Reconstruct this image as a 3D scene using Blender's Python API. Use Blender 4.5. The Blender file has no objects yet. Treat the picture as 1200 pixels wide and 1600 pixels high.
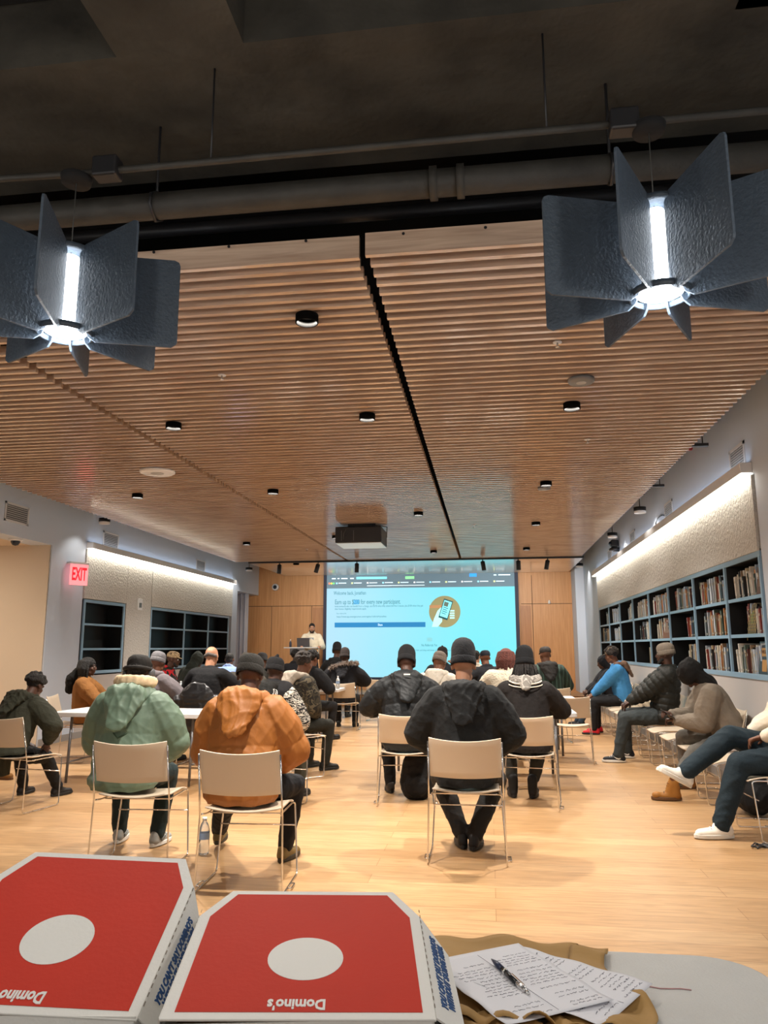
import bpy, bmesh, math, random
import numpy as np
from mathutils import Vector, Matrix, Euler
R = math.radians
PI = math.pi
scene = bpy.context.scene
C = scene.collection

# ------------------------------------------------------------------ camera
cam_d = bpy.data.cameras.new('camera'); cam = bpy.data.objects.new('camera', cam_d); C.objects.link(cam)
scene.camera = cam
cam_d.sensor_fit = 'HORIZONTAL'; cam_d.sensor_width = 36; cam_d.lens = 1190 / 1200 * 36
cam_d.clip_start = .05; cam_d.clip_end = 200
cam.location = (0, 0, 1.42)
cam.matrix_world = Matrix.Translation((0, 0, 1.42)) @ Matrix.Rotation(R(7.73), 4, 'Z') @ Matrix.Rotation(R(90 + 10.11), 4, 'X') @ Matrix.Rotation(R(-.1), 4, 'Z')
# ------------------------------------------------------------------ world, exposure
scene.view_settings.view_transform = 'Standard'; scene.view_settings.look = 'None'
scene.view_settings.gamma = 1; scene.view_settings.use_curve_mapping = False
scene.view_settings.exposure = 0.38
w = bpy.data.worlds.new('world'); scene.world = w; w.use_nodes = True
w.node_tree.nodes['Background'].inputs[0].default_value = (.85, .9, 1, 1)
w.node_tree.nodes['Background'].inputs[1].default_value = .3

def lamp(name, kind, loc, power, color, size=.2, rot=(0, 0, 0), sizey=None, spread=None, spot=None):
    d = bpy.data.lights.new(name, kind); d.energy = power; d.color = color
    if kind == 'AREA':
        d.size = size
        if sizey: d.shape = 'RECTANGLE'; d.size_y = sizey
        else: d.shape = 'DISK'
        if spread: d.spread = R(spread)
    if kind == 'SPOT':
        d.spot_size = R(spot or 60); d.spot_blend = .5; d.shadow_soft_size = size
    if kind == 'POINT': d.shadow_soft_size = size
    o = bpy.data.objects.new(name, d); C.objects.link(o); o.location = loc; o.rotation_euler = rot
    return o
WARM = (1, .925, .83)
# the recessed downlights of the slatted ceiling (housings are built further down)
DOWN = [(-1.05, 4.26), (.73, 6.23), (-2.77, 6.31), (-1.0, 6.29), (-4.54, 9.31), (.74, 9.3), (-2.7, 9.3), (-1.0, 11.2), (.8, 12.4), (-4.56, 14.0), (-2.7, 13.4), (.8, 15.6), (-1.1, 15.8), (-4.5, 17.6)]
for (x, y) in DOWN:
    lamp('downlight_lamp', 'AREA', (x, y, 3.405), 63, WARM, .09, spread=132)
for (x, y) in [(-3.4, 1.2), (-1.0, .6), (1.4, 1.0), (-2.2, -1.6), (.6, -1.8)]:     # unseen fill lights added around and behind the viewer
    lamp('rear_fill_lamp', 'POINT', (x, y, 2.6), 30, (1, .93, .84), .12)

# ------------------------------------------------------------------ materials
MATS = {}
def rgb(h):
    v = [int(h[i:i + 2], 16) / 255 for i in (0, 2, 4)]
    return tuple((c / 12.92 if c <= .04045 else ((c + .055) / 1.055) ** 2.4) for c in v)
def mat(name, col, rough=.6, metal=0, bump=0, bscale=60, var=0, vscale=4, spec=.5, trans=0, emit=0, coat=0, dist=.02, stretch=(1, 1, 1), sheen=0, bdetail=3):
    if name in MATS: return MATS[name]
    if isinstance(col, str): col = rgb(col)
    m = bpy.data.materials.new(name); m.use_nodes = True; nt = m.node_tree; b = nt.nodes['Principled BSDF']; L = nt.links
    b.inputs['Base Color'].default_value = (*col, 1); b.inputs['Roughness'].default_value = rough; b.inputs['Metallic'].default_value = metal
    b.inputs['Specular IOR Level'].default_value = spec; b.inputs['Transmission Weight'].default_value = trans
    if coat: b.inputs['Coat Weight'].default_value = coat; b.inputs['Coat Roughness'].default_value = .12
    if sheen: b.inputs['Sheen Weight'].default_value = sheen
    if emit: b.inputs['Emission Color'].default_value = (*col, 1); b.inputs['Emission Strength'].default_value = emit
    tc = nt.nodes.new('ShaderNodeTexCoord'); mp = nt.nodes.new('ShaderNodeMapping'); L.new(tc.outputs['Object'], mp.inputs[0]); mp.inputs['Scale'].default_value = stretch
    if var:
        n = nt.nodes.new('ShaderNodeTexNoise'); n.inputs['Scale'].default_value = vscale; n.inputs['Detail'].default_value = 5; L.new(mp.outputs[0], n.inputs['Vector'])
        mr = nt.nodes.new('ShaderNodeMapRange'); L.new(n.outputs[0], mr.inputs[0]); mr.inputs[1].default_value = .3; mr.inputs[2].default_value = .7; mr.inputs[3].default_value = 1 - var; mr.inputs[4].default_value = 1 + var
        mx = nt.nodes.new('ShaderNodeVectorMath'); mx.operation = 'SCALE'; mx.inputs[0].default_value = col; L.new(mr.outputs[0], mx.inputs['Scale']); L.new(mx.outputs[0], b.inputs['Base Color'])
    if bump:
        n2 = nt.nodes.new('ShaderNodeTexNoise'); n2.inputs['Scale'].default_value = bscale; n2.inputs['Detail'].default_value = bdetail; L.new(mp.outputs[0], n2.inputs['Vector'])
        bp = nt.nodes.new('ShaderNodeBump'); bp.inputs['Strength'].default_value = bump; bp.inputs['Distance'].default_value = dist
        L.new(n2.outputs[0], bp.inputs['Height']); L.new(bp.outputs[0], b.inputs['Normal'])
    MATS[name] = m
    return m
def cloth(h, name=None, rough=.8, bump=.35, var=.12):
    return mat(name or 'cloth_' + h, h, rough, bump=bump, bscale=35, var=var, vscale=9, dist=.015, spec=.3)
def plank_mat():
    m = mat('oak_floor', (.5, .3, .15), .32); nt = m.node_tree; b = nt.nodes['Principled BSDF']; L = nt.links
    tc = nt.nodes.new('ShaderNodeTexCoord')
    br = nt.nodes.new('ShaderNodeTexBrick'); L.new(tc.outputs['Object'], br.inputs['Vector'])
    br.inputs['Scale'].default_value = 1; br.inputs['Brick Width'].default_value = 2.1; br.inputs['Row Height'].default_value = .19
    br.inputs['Mortar Size'].default_value = .0016; br.inputs['Mortar Smooth'].default_value = .3; br.offset = .37; br.offset_frequency = 2
    br.inputs['Color1'].default_value = (*rgb('B49169'), 1); br.inputs['Color2'].default_value = (*rgb('A68159'), 1); br.inputs['Mortar'].default_value = (*rgb('7C5532'), 1)
    mp = nt.nodes.new('ShaderNodeMapping'); mp.inputs['Scale'].default_value = (.9, 9, 1); L.new(tc.outputs['Object'], mp.inputs[0])
    n = nt.nodes.new('ShaderNodeTexNoise'); n.inputs['Scale'].default_value = 3.2; n.inputs['Detail'].default_value = 8; n.inputs['Distortion'].default_value = 1.4; L.new(mp.outputs[0], n.inputs['Vector'])
    cr = nt.nodes.new('ShaderNodeValToRGB'); cr.color_ramp.elements[0].position = .3; cr.color_ramp.elements[0].color = (.72, .70, .66, 1); cr.color_ramp.elements[1].position = .62; cr.color_ramp.elements[1].color = (1.12, 1.1, 1.08, 1)
    L.new(n.outputs[0], cr.inputs[0])
    mx = nt.nodes.new('ShaderNodeMix'); mx.data_type = 'RGBA'; mx.blend_type = 'MULTIPLY'; mx.inputs[0].default_value = .8
    L.new(br.outputs[0], mx.inputs[6]); L.new(cr.outputs[0], mx.inputs[7]); L.new(mx.outputs[2], b.inputs['Base Color'])
    bp = nt.nodes.new('ShaderNodeBump'); bp.inputs['Strength'].default_value = .12; bp.inputs['Distance'].default_value = .004; L.new(n.outputs[0], bp.inputs['Height']); L.new(bp.outputs[0], b.inputs['Normal'])
    b.inputs['Roughness'].default_value = .38
    return m
def grain_mat(name, c1, c2, stretch, rough=.4, coat=0, scale=2.5, spec=.5):
    m = mat(name, c1, rough, coat=coat, spec=spec); nt = m.node_tree; b = nt.nodes['Principled BSDF']; L = nt.links
    tc = nt.nodes.new('ShaderNodeTexCoord'); mp = nt.nodes.new('ShaderNodeMapping'); mp.inputs['Scale'].default_value = stretch; L.new(tc.outputs['Object'], mp.inputs[0])
    n = nt.nodes.new('ShaderNodeTexNoise'); n.inputs['Scale'].default_value = scale; n.inputs['Detail'].default_value = 7; n.inputs['Distortion'].default_value = .8; L.new(mp.outputs[0], n.inputs['Vector'])
    cr = nt.nodes.new('ShaderNodeValToRGB'); cr.color_ramp.elements[0].position = .35; cr.color_ramp.elements[0].color = (*rgb(c1), 1); cr.color_ramp.elements[1].position = .65; cr.color_ramp.elements[1].color = (*rgb(c2), 1)
    L.new(n.outputs[0], cr.inputs[0]); L.new(cr.outputs[0], b.inputs['Base Color'])
    return m
def pattern_mat(name, cols, scale, kind='noise', rough=.8, stretch=(1, 1, 1), distortion=2, pos=None):
    m = mat(name, cols[0], rough, spec=.3); nt = m.node_tree; b = nt.nodes['Principled BSDF']; L = nt.links
    tc = nt.nodes.new('ShaderNodeTexCoord'); mp = nt.nodes.new('ShaderNodeMapping'); mp.inputs['Scale'].default_value = stretch; L.new(tc.outputs['Object'], mp.inputs[0])
    if kind == 'noise':
        n = nt.nodes.new('ShaderNodeTexNoise'); n.inputs['Detail'].default_value = 2; n.inputs['Distortion'].default_value = distortion
    else:
        n = nt.nodes.new('ShaderNodeTexWave'); n.inputs['Distortion'].default_value = distortion; n.inputs['Detail Scale'].default_value = 1.2
        n.bands_direction = kind
    n.inputs['Scale'].default_value = scale; L.new(mp.outputs[0], n.inputs['Vector'])
    cr = nt.nodes.new('ShaderNodeValToRGB'); cr.color_ramp.interpolation = 'CONSTANT'
    ps = pos or [i / len(cols) * .5 + .32 for i in range(len(cols))]; ps[0] = 0
    while len(cr.color_ramp.elements) < len(cols): cr.color_ramp.elements.new(.5)
    for e, c, p in zip(cr.color_ramp.elements, cols, ps): e.position = p; e.color = (*rgb(c), 1)
    L.new(n.outputs[0 if kind == 'noise' else 1], cr.inputs[0]); L.new(cr.outputs[0], b.inputs['Base Color'])
    return m

# ------------------------------------------------------------------ mesh helpers
def tag(o, label=None, cat=None, group=None, kind=None):
    if label: o['label'] = label
    if cat: o['category'] = cat
    if group: o['group'] = group
    if kind: o['kind'] = kind
    return o
def thing(name, label, cat, loc=(0, 0, 0), rz=0, group=None, rot=None):
    o = bpy.data.objects.new(name, None); C.objects.link(o); o.location = loc; o.rotation_euler = rot or (0, 0, rz); o.empty_display_size = .1
    return tag(o, label, cat, group)
def link(name, me, m, parent=None, smooth=False, label=None):
    o = bpy.data.objects.new(name, me); C.objects.link(o)
    for k in (m if isinstance(m, (list, tuple)) else [m]): me.materials.append(k)
    if smooth:
        for p in me.polygons: p.use_smooth = True
    if parent: o.parent = parent
    if label: o['label'] = label
    return o
class MB:
    """collects shapes, then links them as ONE mesh object"""
    def __init__(s): s.v = []; s.f = []; s.mi = []; s.sm = []
    def add(s, v, f, mi=0, M=None, smooth=False):
        n = len(s.v)
        for p in v:
            p = Vector(p); s.v.append(tuple(M @ p) if M else tuple(p))
        for q in f: s.f.append(tuple(i + n for i in q)); s.mi.append(mi); s.sm.append(smooth)
        return s
    def box(s, x0, x1, y0, y1, z0, z1, mi=0, M=None):
        v = [(x0, y0, z0), (x1, y0, z0), (x1, y1, z0), (x0, y1, z0), (x0, y0, z1), (x1, y0, z1), (x1, y1, z1), (x0, y1, z1)]
        return s.add(v, [(0, 3, 2, 1), (4, 5, 6, 7), (0, 1, 5, 4), (1, 2, 6, 5), (2, 3, 7, 6), (3, 0, 4, 7)], mi, M)
    def lathe(s, prof, n=24, mi=0, M=None, sx=1, sy=1, smooth=True, caps=True):
        v = []; f = []
        for (r, z) in prof:
            for i in range(n): a = 2 * PI * i / n; v.append((r * sx * math.cos(a), r * sy * math.sin(a), z))
        for j in range(len(prof) - 1):
            for i in range(n): f.append((j * n + i, j * n + (i + 1) % n, (j + 1) * n + (i + 1) % n, (j + 1) * n + i))
        if caps:
            f.append(tuple(range(n - 1, -1, -1))); f.append(tuple((len(prof) - 1) * n + i for i in range(n)))
        return s.add(v, f, mi, M, smooth)
    def cyl(s, p0, p1, r, n=10, mi=0, r1=None, M=None, smooth=True):
        p0 = Vector(p0); p1 = Vector(p1); d = p1 - p0; L = d.length
        q = Matrix.Translation(p0) @ d.to_track_quat('Z', 'Y').to_matrix().to_4x4()
        if M: q = M @ q
        return s.lathe([(r, 0), (r if r1 is None else r1, L)], n, mi, q, smooth=smooth)
    def tube(s, pts, r, n=8, mi=0, M=None):
        P = [Vector(p) for p in pts]; v = []; f = []; up = None
        for i, p in enumerate(P):
            t = ((P[i] - P[i - 1]).normalized() if i else Vector()) + ((P[i + 1] - P[i]).normalized() if i < len(P) - 1 else Vector()); t.normalize()
            if up is None: up = t.orthogonal().normalized()
            up = (up - t * up.dot(t)).normalized(); b = t.cross(up)
            k = 1
            if 0 < i < len(P) - 1:
                c = (P[i] - P[i - 1]).normalized().dot(t); k = 1 / max(.6, c)
            for j in range(n): a = 2 * PI * j / n; v.append(p + (up * math.cos(a) + b * math.sin(a)) * r * k)
        for i in range(len(P) - 1):
            for j in range(n): f.append((i * n + j, i * n + (j + 1) % n, (i + 1) * n + (j + 1) % n, (i + 1) * n + j))
        f.append(tuple(range(n - 1, -1, -1))); f.append(tuple((len(P) - 1) * n + j for j in range(n)))
        return s.add(v, f, mi, M, True)
    def prism(s, poly, z0, z1, mi=0, M=None):
        n = len(poly); v = [(x, y, z0) for x, y in poly] + [(x, y, z1) for x, y in poly]
        f = [tuple(range(n - 1, -1, -1)), tuple(range(n, 2 * n))] + [(i, (i + 1) % n, n + (i + 1) % n, n + i) for i in range(n)]
        return s.add(v, f, mi, M)
    def grid(s, fn, nu, nv, mi=0, M=None, thick=0):
        v = [fn(i / nu, j / nv) for j in range(nv + 1) for i in range(nu + 1)]
        f = [(j * (nu + 1) + i, j * (nu + 1) + i + 1, (j + 1) * (nu + 1) + i + 1, (j + 1) * (nu + 1) + i) for j in range(nv) for i in range(nu)]
        return s.add(v, f, mi, M, True)
    def build(s, name, m, parent=None, bevel=0, label=None, solid=0, seg=2):
        me = bpy.data.meshes.new(name); me.from_pydata(s.v, [], s.f); me.update()
        o = link(name, me, m, parent, label=label)
        for p, i, sm in zip(me.polygons, s.mi, s.sm): p.material_index = i; p.use_smooth = sm
        if solid:
            md = o.modifiers.new('solid', 'SOLIDIFY'); md.thickness = solid; md.offset = 0
        if bevel:
            md = o.modifiers.new('bevel', 'BEVEL'); md.width = bevel; md.segments = seg; md.limit_method = 'ANGLE'; md.angle_limit = R(50)
        return o
def struct(name, mb, m, bevel=0):
    o = mb.build(name, m, bevel=bevel); o['kind'] = 'structure'; return o
def dup(root, loc, rz=0, label=None, group=None):
    def cp(o, par):
        c = o.copy(); C.objects.link(c); c.parent = par
        for ch in KIDS.get(o.name, []): cp(ch, c)
        return c
    r = cp(root, None); r.location = loc; r.rotation_euler = (0, 0, rz)
    if label: r['label'] = label
    if group: r['group'] = group
    return r
KIDS = {}
def kids(root):
    for o in bpy.data.objects:
        if o.parent: KIDS.setdefault(o.parent.name, []); 
    for o in bpy.data.objects:
        if o.parent and o not in KIDS[o.parent.name]: KIDS[o.parent.name].append(o)
def text(body, size, m, parent=None, M=None, name='lettering', extrude=.0006, align='CENTER', shear=0, offset=0, width=None, label=None, space=1):
    cu = bpy.data.curves.new(name, 'FONT'); cu.body = body; cu.size = size; cu.align_x = align; cu.align_y = 'CENTER'; cu.extrude = extrude; cu.shear = shear; cu.offset = offset; cu.resolution_u = 2; cu.space_line = space
    o = bpy.data.objects.new(name, cu); C.objects.link(o)
    dg = bpy.context.evaluated_depsgraph_get(); me = bpy.data.meshes.new_from_object(o.evaluated_get(dg)); bpy.data.objects.remove(o); me.materials.clear()
    if width and me.vertices:
        xs = [v.co.x for v in me.vertices]; k = width / max(1e-6, max(xs) - min(xs))
        for v in me.vertices: v.co.x *= k
    if M: me.transform(M)
    o = link(name, me, m, parent, label=label)
    return o

# ------------------------------------------------------------------ common materials
white_wall = mat('white_wall', (.60, .68, .80), .75, bump=.06, bscale=90)
beige_wall = mat('beige_wall', (.66, .56, .44), .8, bump=.05, bscale=90)
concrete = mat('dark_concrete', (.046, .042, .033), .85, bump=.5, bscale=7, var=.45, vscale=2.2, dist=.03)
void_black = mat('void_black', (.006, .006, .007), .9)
black_metal = mat('black_metal', (.018, .018, .02), .45)
pipe_paint = mat('pipe_paint', (.036, .034, .029), .6, bump=.3, bscale=14, var=.3, vscale=5)
slat_wood = grain_mat('slat_wood', 'B99C86', 'D8BEA6', (.7, 12, 12), .3, coat=1.0)
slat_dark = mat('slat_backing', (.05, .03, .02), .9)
wall_wood = grain_mat('wall_wood', 'C08A58', 'D09C68', (14, 14, .5), .45)
felt = mat('felt_panel', (.55, .54, .51), .95, bump=1, bscale=45, dist=.02, var=.10, vscale=70, stretch=(1, 1, .6))
shelf_screen_tint = mat('shelf_frame', (.26, .40, .54), .4)  # the screen's cyan light is put into the frame colour
shelf_dark = mat('shelf_interior', (.004, .004, .004), .6)
chrome = mat('chrome', (.78, .77, .75), .14, 1)
shell = mat('chair_shell', rgb('C9B8A2'), .42, bump=.02, bscale=200)
table_white = mat('table_plastic', (.60, .60, .60), .45, bump=.05, bscale=150)
table_leg = mat('table_leg_grey', (.16, .16, .17), .4, .6)
led = mat('led_strip', (1, .93, .80), emit=5)
white_metal = mat('white_metal', (.72, .72, .73), .4)
# ================================================================== the room
XR, XL, YB = 2.5, -6.6, 21.5
SX0, SX1 = 1.05, 2.45                       # shelf heights: bottom and top of openings are given below
struct('floor', MB().box(-9.5, 3.4, -4, 21.8, -.06, 0), plank_mat())
# dark concrete slab with beams above the front of the room
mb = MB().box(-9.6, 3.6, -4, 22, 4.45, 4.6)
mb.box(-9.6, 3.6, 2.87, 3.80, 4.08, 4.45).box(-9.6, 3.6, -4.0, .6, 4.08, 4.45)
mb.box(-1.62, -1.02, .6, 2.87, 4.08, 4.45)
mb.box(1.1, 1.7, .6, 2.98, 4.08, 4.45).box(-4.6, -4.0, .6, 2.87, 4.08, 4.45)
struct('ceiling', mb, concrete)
struct('recess_shade_sheet', MB().box(-9.4, 3.4, .6, 2.86, 4.42, 4.45).box(-9.4, 3.4, 3.81, 21, 4.42, 4.45), void_black)  # black sheets added under the slab to stand in for shade in the recesses
# slatted wood ceiling, hung below the slab in three strips
mb = MB(); P = .112
rnd = random.Random(3)
for k, (x0, x1) in enumerate(((-5.9, -3.24), (-3.20, -.62), (-.585, 2.10))):
    y = 3.60 + (.02 if k == 1 else 0)
    mb.box(x0, x1, y, y + .03, 3.42, 3.545)
    y += P * .9
    while y < 17.3:
        mb.box(x0 + .012, x1 - .012, y, y + .034, 3.42, 3.485); y += P
struct('trim_1', mb, slat_wood)
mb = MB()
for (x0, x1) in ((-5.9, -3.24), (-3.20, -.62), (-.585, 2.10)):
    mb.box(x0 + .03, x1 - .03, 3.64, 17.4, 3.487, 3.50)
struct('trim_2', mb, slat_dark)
mb = MB(); y = 17.45
while y < 20.6: mb.box(-5.6, 2.14, y, y + .098, 3.40, 3.44); y += .1
struct('trim_3', mb, slat_wood)
struct('trim_4', MB().box(-5.6, 2.14, 17.36, 17.44, 3.39, 3.43), black_metal)
for x0, x1 in ((-5.9, -3.24), (-3.20, -.62), (-.585, 2.10)):
    n = 0
    x = x0 + .2
    mb = MB()
    while x < x1 - .1: mb.cyl((x, 3.597, 3.525), (x, 3.601, 3.525), .008, 10); x += .42
    o = mb.build('trim_5', void_black); o['kind'] = 'structure'
# walls
for i, q in enumerate([(XR + .34, XR + .5, -4, YB, 0, 4.5), (XR, XR + .34, -4, 7.36, 0, 4.5), (XR, XR + .34, 7.36, 18.02, 3.02, 4.5), (XR, XR + .34, 18.02, YB, 0, 4.5)]):
    struct('wall_right' + ('_outer', '_near', '_upper', '_far')[i], MB().box(*q), white_wall)
struct('wall_right_lower', MB().box(XR + .002, XR + .34, 7.36, 18.02, 0, 1.12), mat('grey_dado', (.50, .49, .49), .7))
struct('baseboard_right', MB().box(XR - .012, XR + .002, -4, YB, 0, .1), mat('steel_base', (.42, .42, .43), .35, .5))
for n_, q in (('wall_left_outer', (XL - .5, XL - .34, 10.8, 19.62, 0, 4.5)), ('wall_left_pier', (XL - .34, XL, 10.8, 11.78, 0, 4.5)), ('wall_left_upper', (XL - .34, XL, 11.78, 19.2, 3.05, 4.5)), ('wall_left_far', (XL - .34, XL, 19.2, 19.62, 0, 4.5)),
              ('wall_left_lintel', (XL - .34, XL, -4, 10.8, 2.98, 4.5)), ('wall_left_near', (XL - .34, XL, -4, 5, 0, 2.98)), ('wall_left_header', (XL - .30, XL, 19.62, YB, 2.92, 4.5))):
    struct(n_, MB().box(*q), white_wall)
struct('wall_left_lower', MB().box(XL - .34, XL - .002, 11.78, 19.2, 0, .975), mat('warm_dado', (.52, .48, .46), .7))
struct('wall_alcove', MB().box(-9.4, XL - .02, 10.78, 10.798, 0, 2.98).box(-9.5, -9.4, -4, 10.95, 0, 4.5).box(-9.4, XL - .34, 5, 10.8, 2.98, 3.1), beige_wall)
struct('baseboard_left', MB().box(XL, XL + .012, 10.8, 20.15, 0, .1), mat('steel_base', (.42, .42, .43), .35, .5))
struct('wall_back', MB().box(-9.5, 3.2, YB, YB + .2, 0, 4.6), wall_wood)
struct('wall_behind', MB().box(-9.5, 3.2, -4.2, -4.0, 0, 4.6), white_wall)
struct('wall_curtain_bay', MB().box(-8.0, -7.9, 20.0, YB, 0, 4.5), white_wall)
# seams and door panels of the wooden back wall
seam = mat('panel_seam', (.10, .05, .025), .7)
mb = MB()
mb.box(-7.6, -4.55, YB - .004, YB, 2.60, 2.615); mb.box(.9, 2.5, YB - .004, YB, 2.60, 2.615)
for x in (-5.02, 1.2, -6.2): mb.box(x, x + .015, YB - .004, YB, .3, 2.6 if x != 1.2 else 3.4)
struct('trim_6', mb, seam)
struct('door_1', MB().box(-4.98, -4.1, YB - .02, YB, .29, 2.56), grain_mat('door_wood', 'A8744A', 'BA8557', (14, 14, .5), .45))
struct('door_2', MB().box(.88, 1.16, YB - .02, YB, .29, 2.56), MATS['door_wood'])
# low stage along the back wall
struct('trim_7', MB().box(XL - 1.2, XR, 19.2, YB, 0, .28), wall_wood, .006)
struct('wall_stage_seam', MB().box(XL - 1.2, XR, 19.195, 19.2, .255, .27), seam)
# corner chase beside the screen on the right
struct('trim_8', MB().box(2.28, 2.5, 20.5, YB, 0, 4.2), white_wall)

# ---- pipes under the slab
t = thing('drain_pipe', 'thick dark painted pipe running across the room in front of the wooden ceiling', 'pipe', (0, 3.35, 3.63))
MB().cyl((-6.2, 0, 0), (2.45, 0, 0), .066, 20).build('pipe_run', pipe_paint, t)
for x in (-.21, -.08): MB().cyl((x - .018, 0, 0), (x + .018, 0, 0), .08, 20).build('coupling', pipe_paint, t)
for x in (-4.6, -1.62, .62):
    MB().tube([(x, 0, .45), (x, 0, .09), (x, .07, .03), (x, .075, -.03), (x, 0, -.08), (x, -.075, -.03), (x, -.07, .03), (x, 0, .08)], .007, 6).build('hanger', black_metal, t)
t = thing('conduit', 'thin dark conduit fixed under the concrete slab above the thick pipe', 'pipe', (0, 3.0, 3.61))
MB().tube([(-6.2, 0, 0), (-2.2, 0, 0), (-1.9, .0, -.01), (2.45, 0, 0)], .016, 8).build('conduit_run', pipe_paint, t)
for x in (-3.4, -1.2, .3, 1.9): MB().cyl((x, 0, 0), (x, 0, .47), .005, 6).build('hanger', black_metal, t)
for x in (-1.70, .62):
    MB().box(x - .06, x + .06, -.04, .04, -.05, .05).build('junction_box', black_metal, t, .01)
t = thing('sprinkler_pipe', 'black pipe lying just over the front edge of the wooden ceiling', 'pipe', (0, 3.75, 3.74))
MB().cyl((-6.0, 0, 0), (2.45, 0, 0), .035, 14).build('pipe_run', black_metal, t)
t = thing('red_pipe', 'short red sprinkler main entering the right wall above the slats', 'pipe', (2.28, 9.4, 3.86))
MB().cyl((-.32, 0, 0), (.22, 0, 0), .085, 20).build('pipe_run', mat('red_pipe', (.42, .03, .02), .4), t)
MB().cyl((.1, 0, 0), (.14, 0, 0), .1, 20).build('coupling', MATS['red_pipe'], t)

# ---- ceiling fixtures
slot_d = mat('slot_dark', (.002, .002, .002), .9, spec=.1)
first = None
where = ['nearest the middle seam', 'under the right lamp', 'left of the round white speaker', 'beside the middle seam', 'nearest the left wall', 'right of the projector', 'behind the white disc', 'in front of the projector', 'right side, past the small disc', 'far left, before the track lights', 'left of the projector', 'far right, before the track lights', 'past the projector', 'last one on the left']
spl = mat('downlight_lens', (.02, .02, .02))
for i, (x, y) in enumerate(DOWN):
    t = thing('recessed_downlight', 'slim recessed ceiling downlight between the slats, ' + where[i], 'ceiling light', (x, y, 3.415), 0, 'recessed downlights in the slatted ceiling')
    MB().lathe([(.062, -.006), (.062, -.048), (.070, -.048), (.070, .003), (.0, .003)], 24, caps=False).build('can', slot_d, t)
    MB().lathe([(.0, .0), (.061, .0)], 20, caps=False).build('lens', spl, t)
def disc(x, y, r, m, name, label, cat, h=.03):
    t = thing(name, label, cat, (x, y, 3.42))
    MB().lathe([(r * .9, -h), (r, -h * .6), (r, 0)], 28).build('cover', m, t)
    MB().lathe([(r * .35, -h - .004), (r * .38, -h)], 20).build('grille', mat('grille_grey', (.4, .4, .4), .6), t)
disc(-3.72, 8.09, .2, white_metal, 'ceiling_speaker', 'large round white speaker in the left part of the slatted ceiling', 'speaker')
disc(.74, 5.65, .1, mat('speaker_grey', (.2, .2, .2), .5), 'ceiling_speaker', 'dark grey round speaker in the slatted ceiling below the right lamp', 'speaker')
disc(.74, 9.24 + .4, .08, MATS['speaker_grey'], 'ceiling_speaker', 'small grey round speaker farther back in the right part of the slatted ceiling', 'speaker')
for i, (x, y, s) in enumerate([(-1.92, 5.19, 'below the left lamp'), (1.0, 7.4, 'near the right wall'), (-3.66, 15.19, 'near the track lights'), (-.2, 12.6, 'near the projector'), (.5, 4.9, 'below the right lamp')]):
    t = thing('fire_sprinkler', 'tiny pendent fire sprinkler poking from the slats, ' + s, 'sprinkler', (x, y, 3.42), 0, 'sprinkler heads')
    MB().lathe([(.03, -.006), (.03, 0)], 14).build('escutcheon', white_metal, t)
    MB().lathe([(.006, -.04), (.016, -.038), (.016, -.034), (.006, -.03), (.006, 0)], 10).build('nozzle', chrome, t)
# track spots
trk = [(-4.85, 17.4, 0), (-3.92, 17.4, .25), (-3.0, 17.4, 0), (-.1, 17.4, -.15), (.7, 17.4, 0), (1.35, 17.4, .2)]
tw = ['leftmost of the left three', 'middle of the left three', 'rightmost of the left three', 'leftmost of the right three', 'middle of the right three', 'rightmost of the right three']
for i_, ((x, y, a), s) in enumerate(zip(trk, tw)):
    t = thing('track_spotlight', 'small black cylinder spotlight hanging from the track before the screen, ' + s, 'spotlight', (x, y, 3.39), 0, 'track spotlights before the screen')
    MB().cyl((0, 0, 0), (0, 0, -.08), .012, 8).build('stem', black_metal, t)
    lamp('track_spot_lamp', 'SPOT', (x + .05, y + .10, 3.12), 105, WARM, .04, (Vector((x * 1.0 if abs(x) > 1 else x, 21.3, 1.9)) - Vector((x, y, 3.12))).to_track_quat('-Z', 'Y').to_euler(), spot=75)
    h = MB().lathe([(.045, -.2), (.05, -.195), (.05, 0), (.04, .012)], 16, M=Matrix.Translation((0, 0, -.05)) @ Matrix.Rotation(a, 4, 'Y') @ Matrix.Rotation(-.15, 4, 'X')).build('lamp_head', black_metal, t)
# ---- projector
t = thing('projector', 'large dark ceiling projector with a pale underside hanging before the screen', 'projector', (-2.04, 12.3, 3.10))
MB().box(-.40, .36, -.25, .45, 0, .26).build('case', black_metal, t, .015)
MB().box(-.39, .35, -.24, .44, -.012, 0).build('bottom_panel', mat('screen_lit_panel', (.75, .88, .95), .3), t, .004)  # underside coloured pale blue to imitate screen light falling on it
MB().cyl((.0, .45, .13), (.0, .53, .13), .07, 20).build('lens', mat('lens_glass', (.02, .03, .05), .05), t)
MB().box(-.22, .24, -.1, .3, .26, .38).build('mount_box', black_metal, t, .01)
MB().cyl((0, .1, .38), (0, .1, .9), .03, 12).build('ceiling_pole', black_metal, t)
for x in (-.3, -.1): MB().box(x, x + .01, -.252, -.25, .03, .2).build('vent_slot', mat('vent_grey', (.12, .12, .12), .6), t)
MB().tube([(-.26, -.26, .05), (-.25, -.28, .15), (-.18, -.2, .3), (.05, -.15, .3), (.3, -.05, .3), (.42, .0, .28), (.4, .1, .12)], .008, 6).build('cable', mat('cable_grey', (.06, .06, .055), .6), t)

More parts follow.
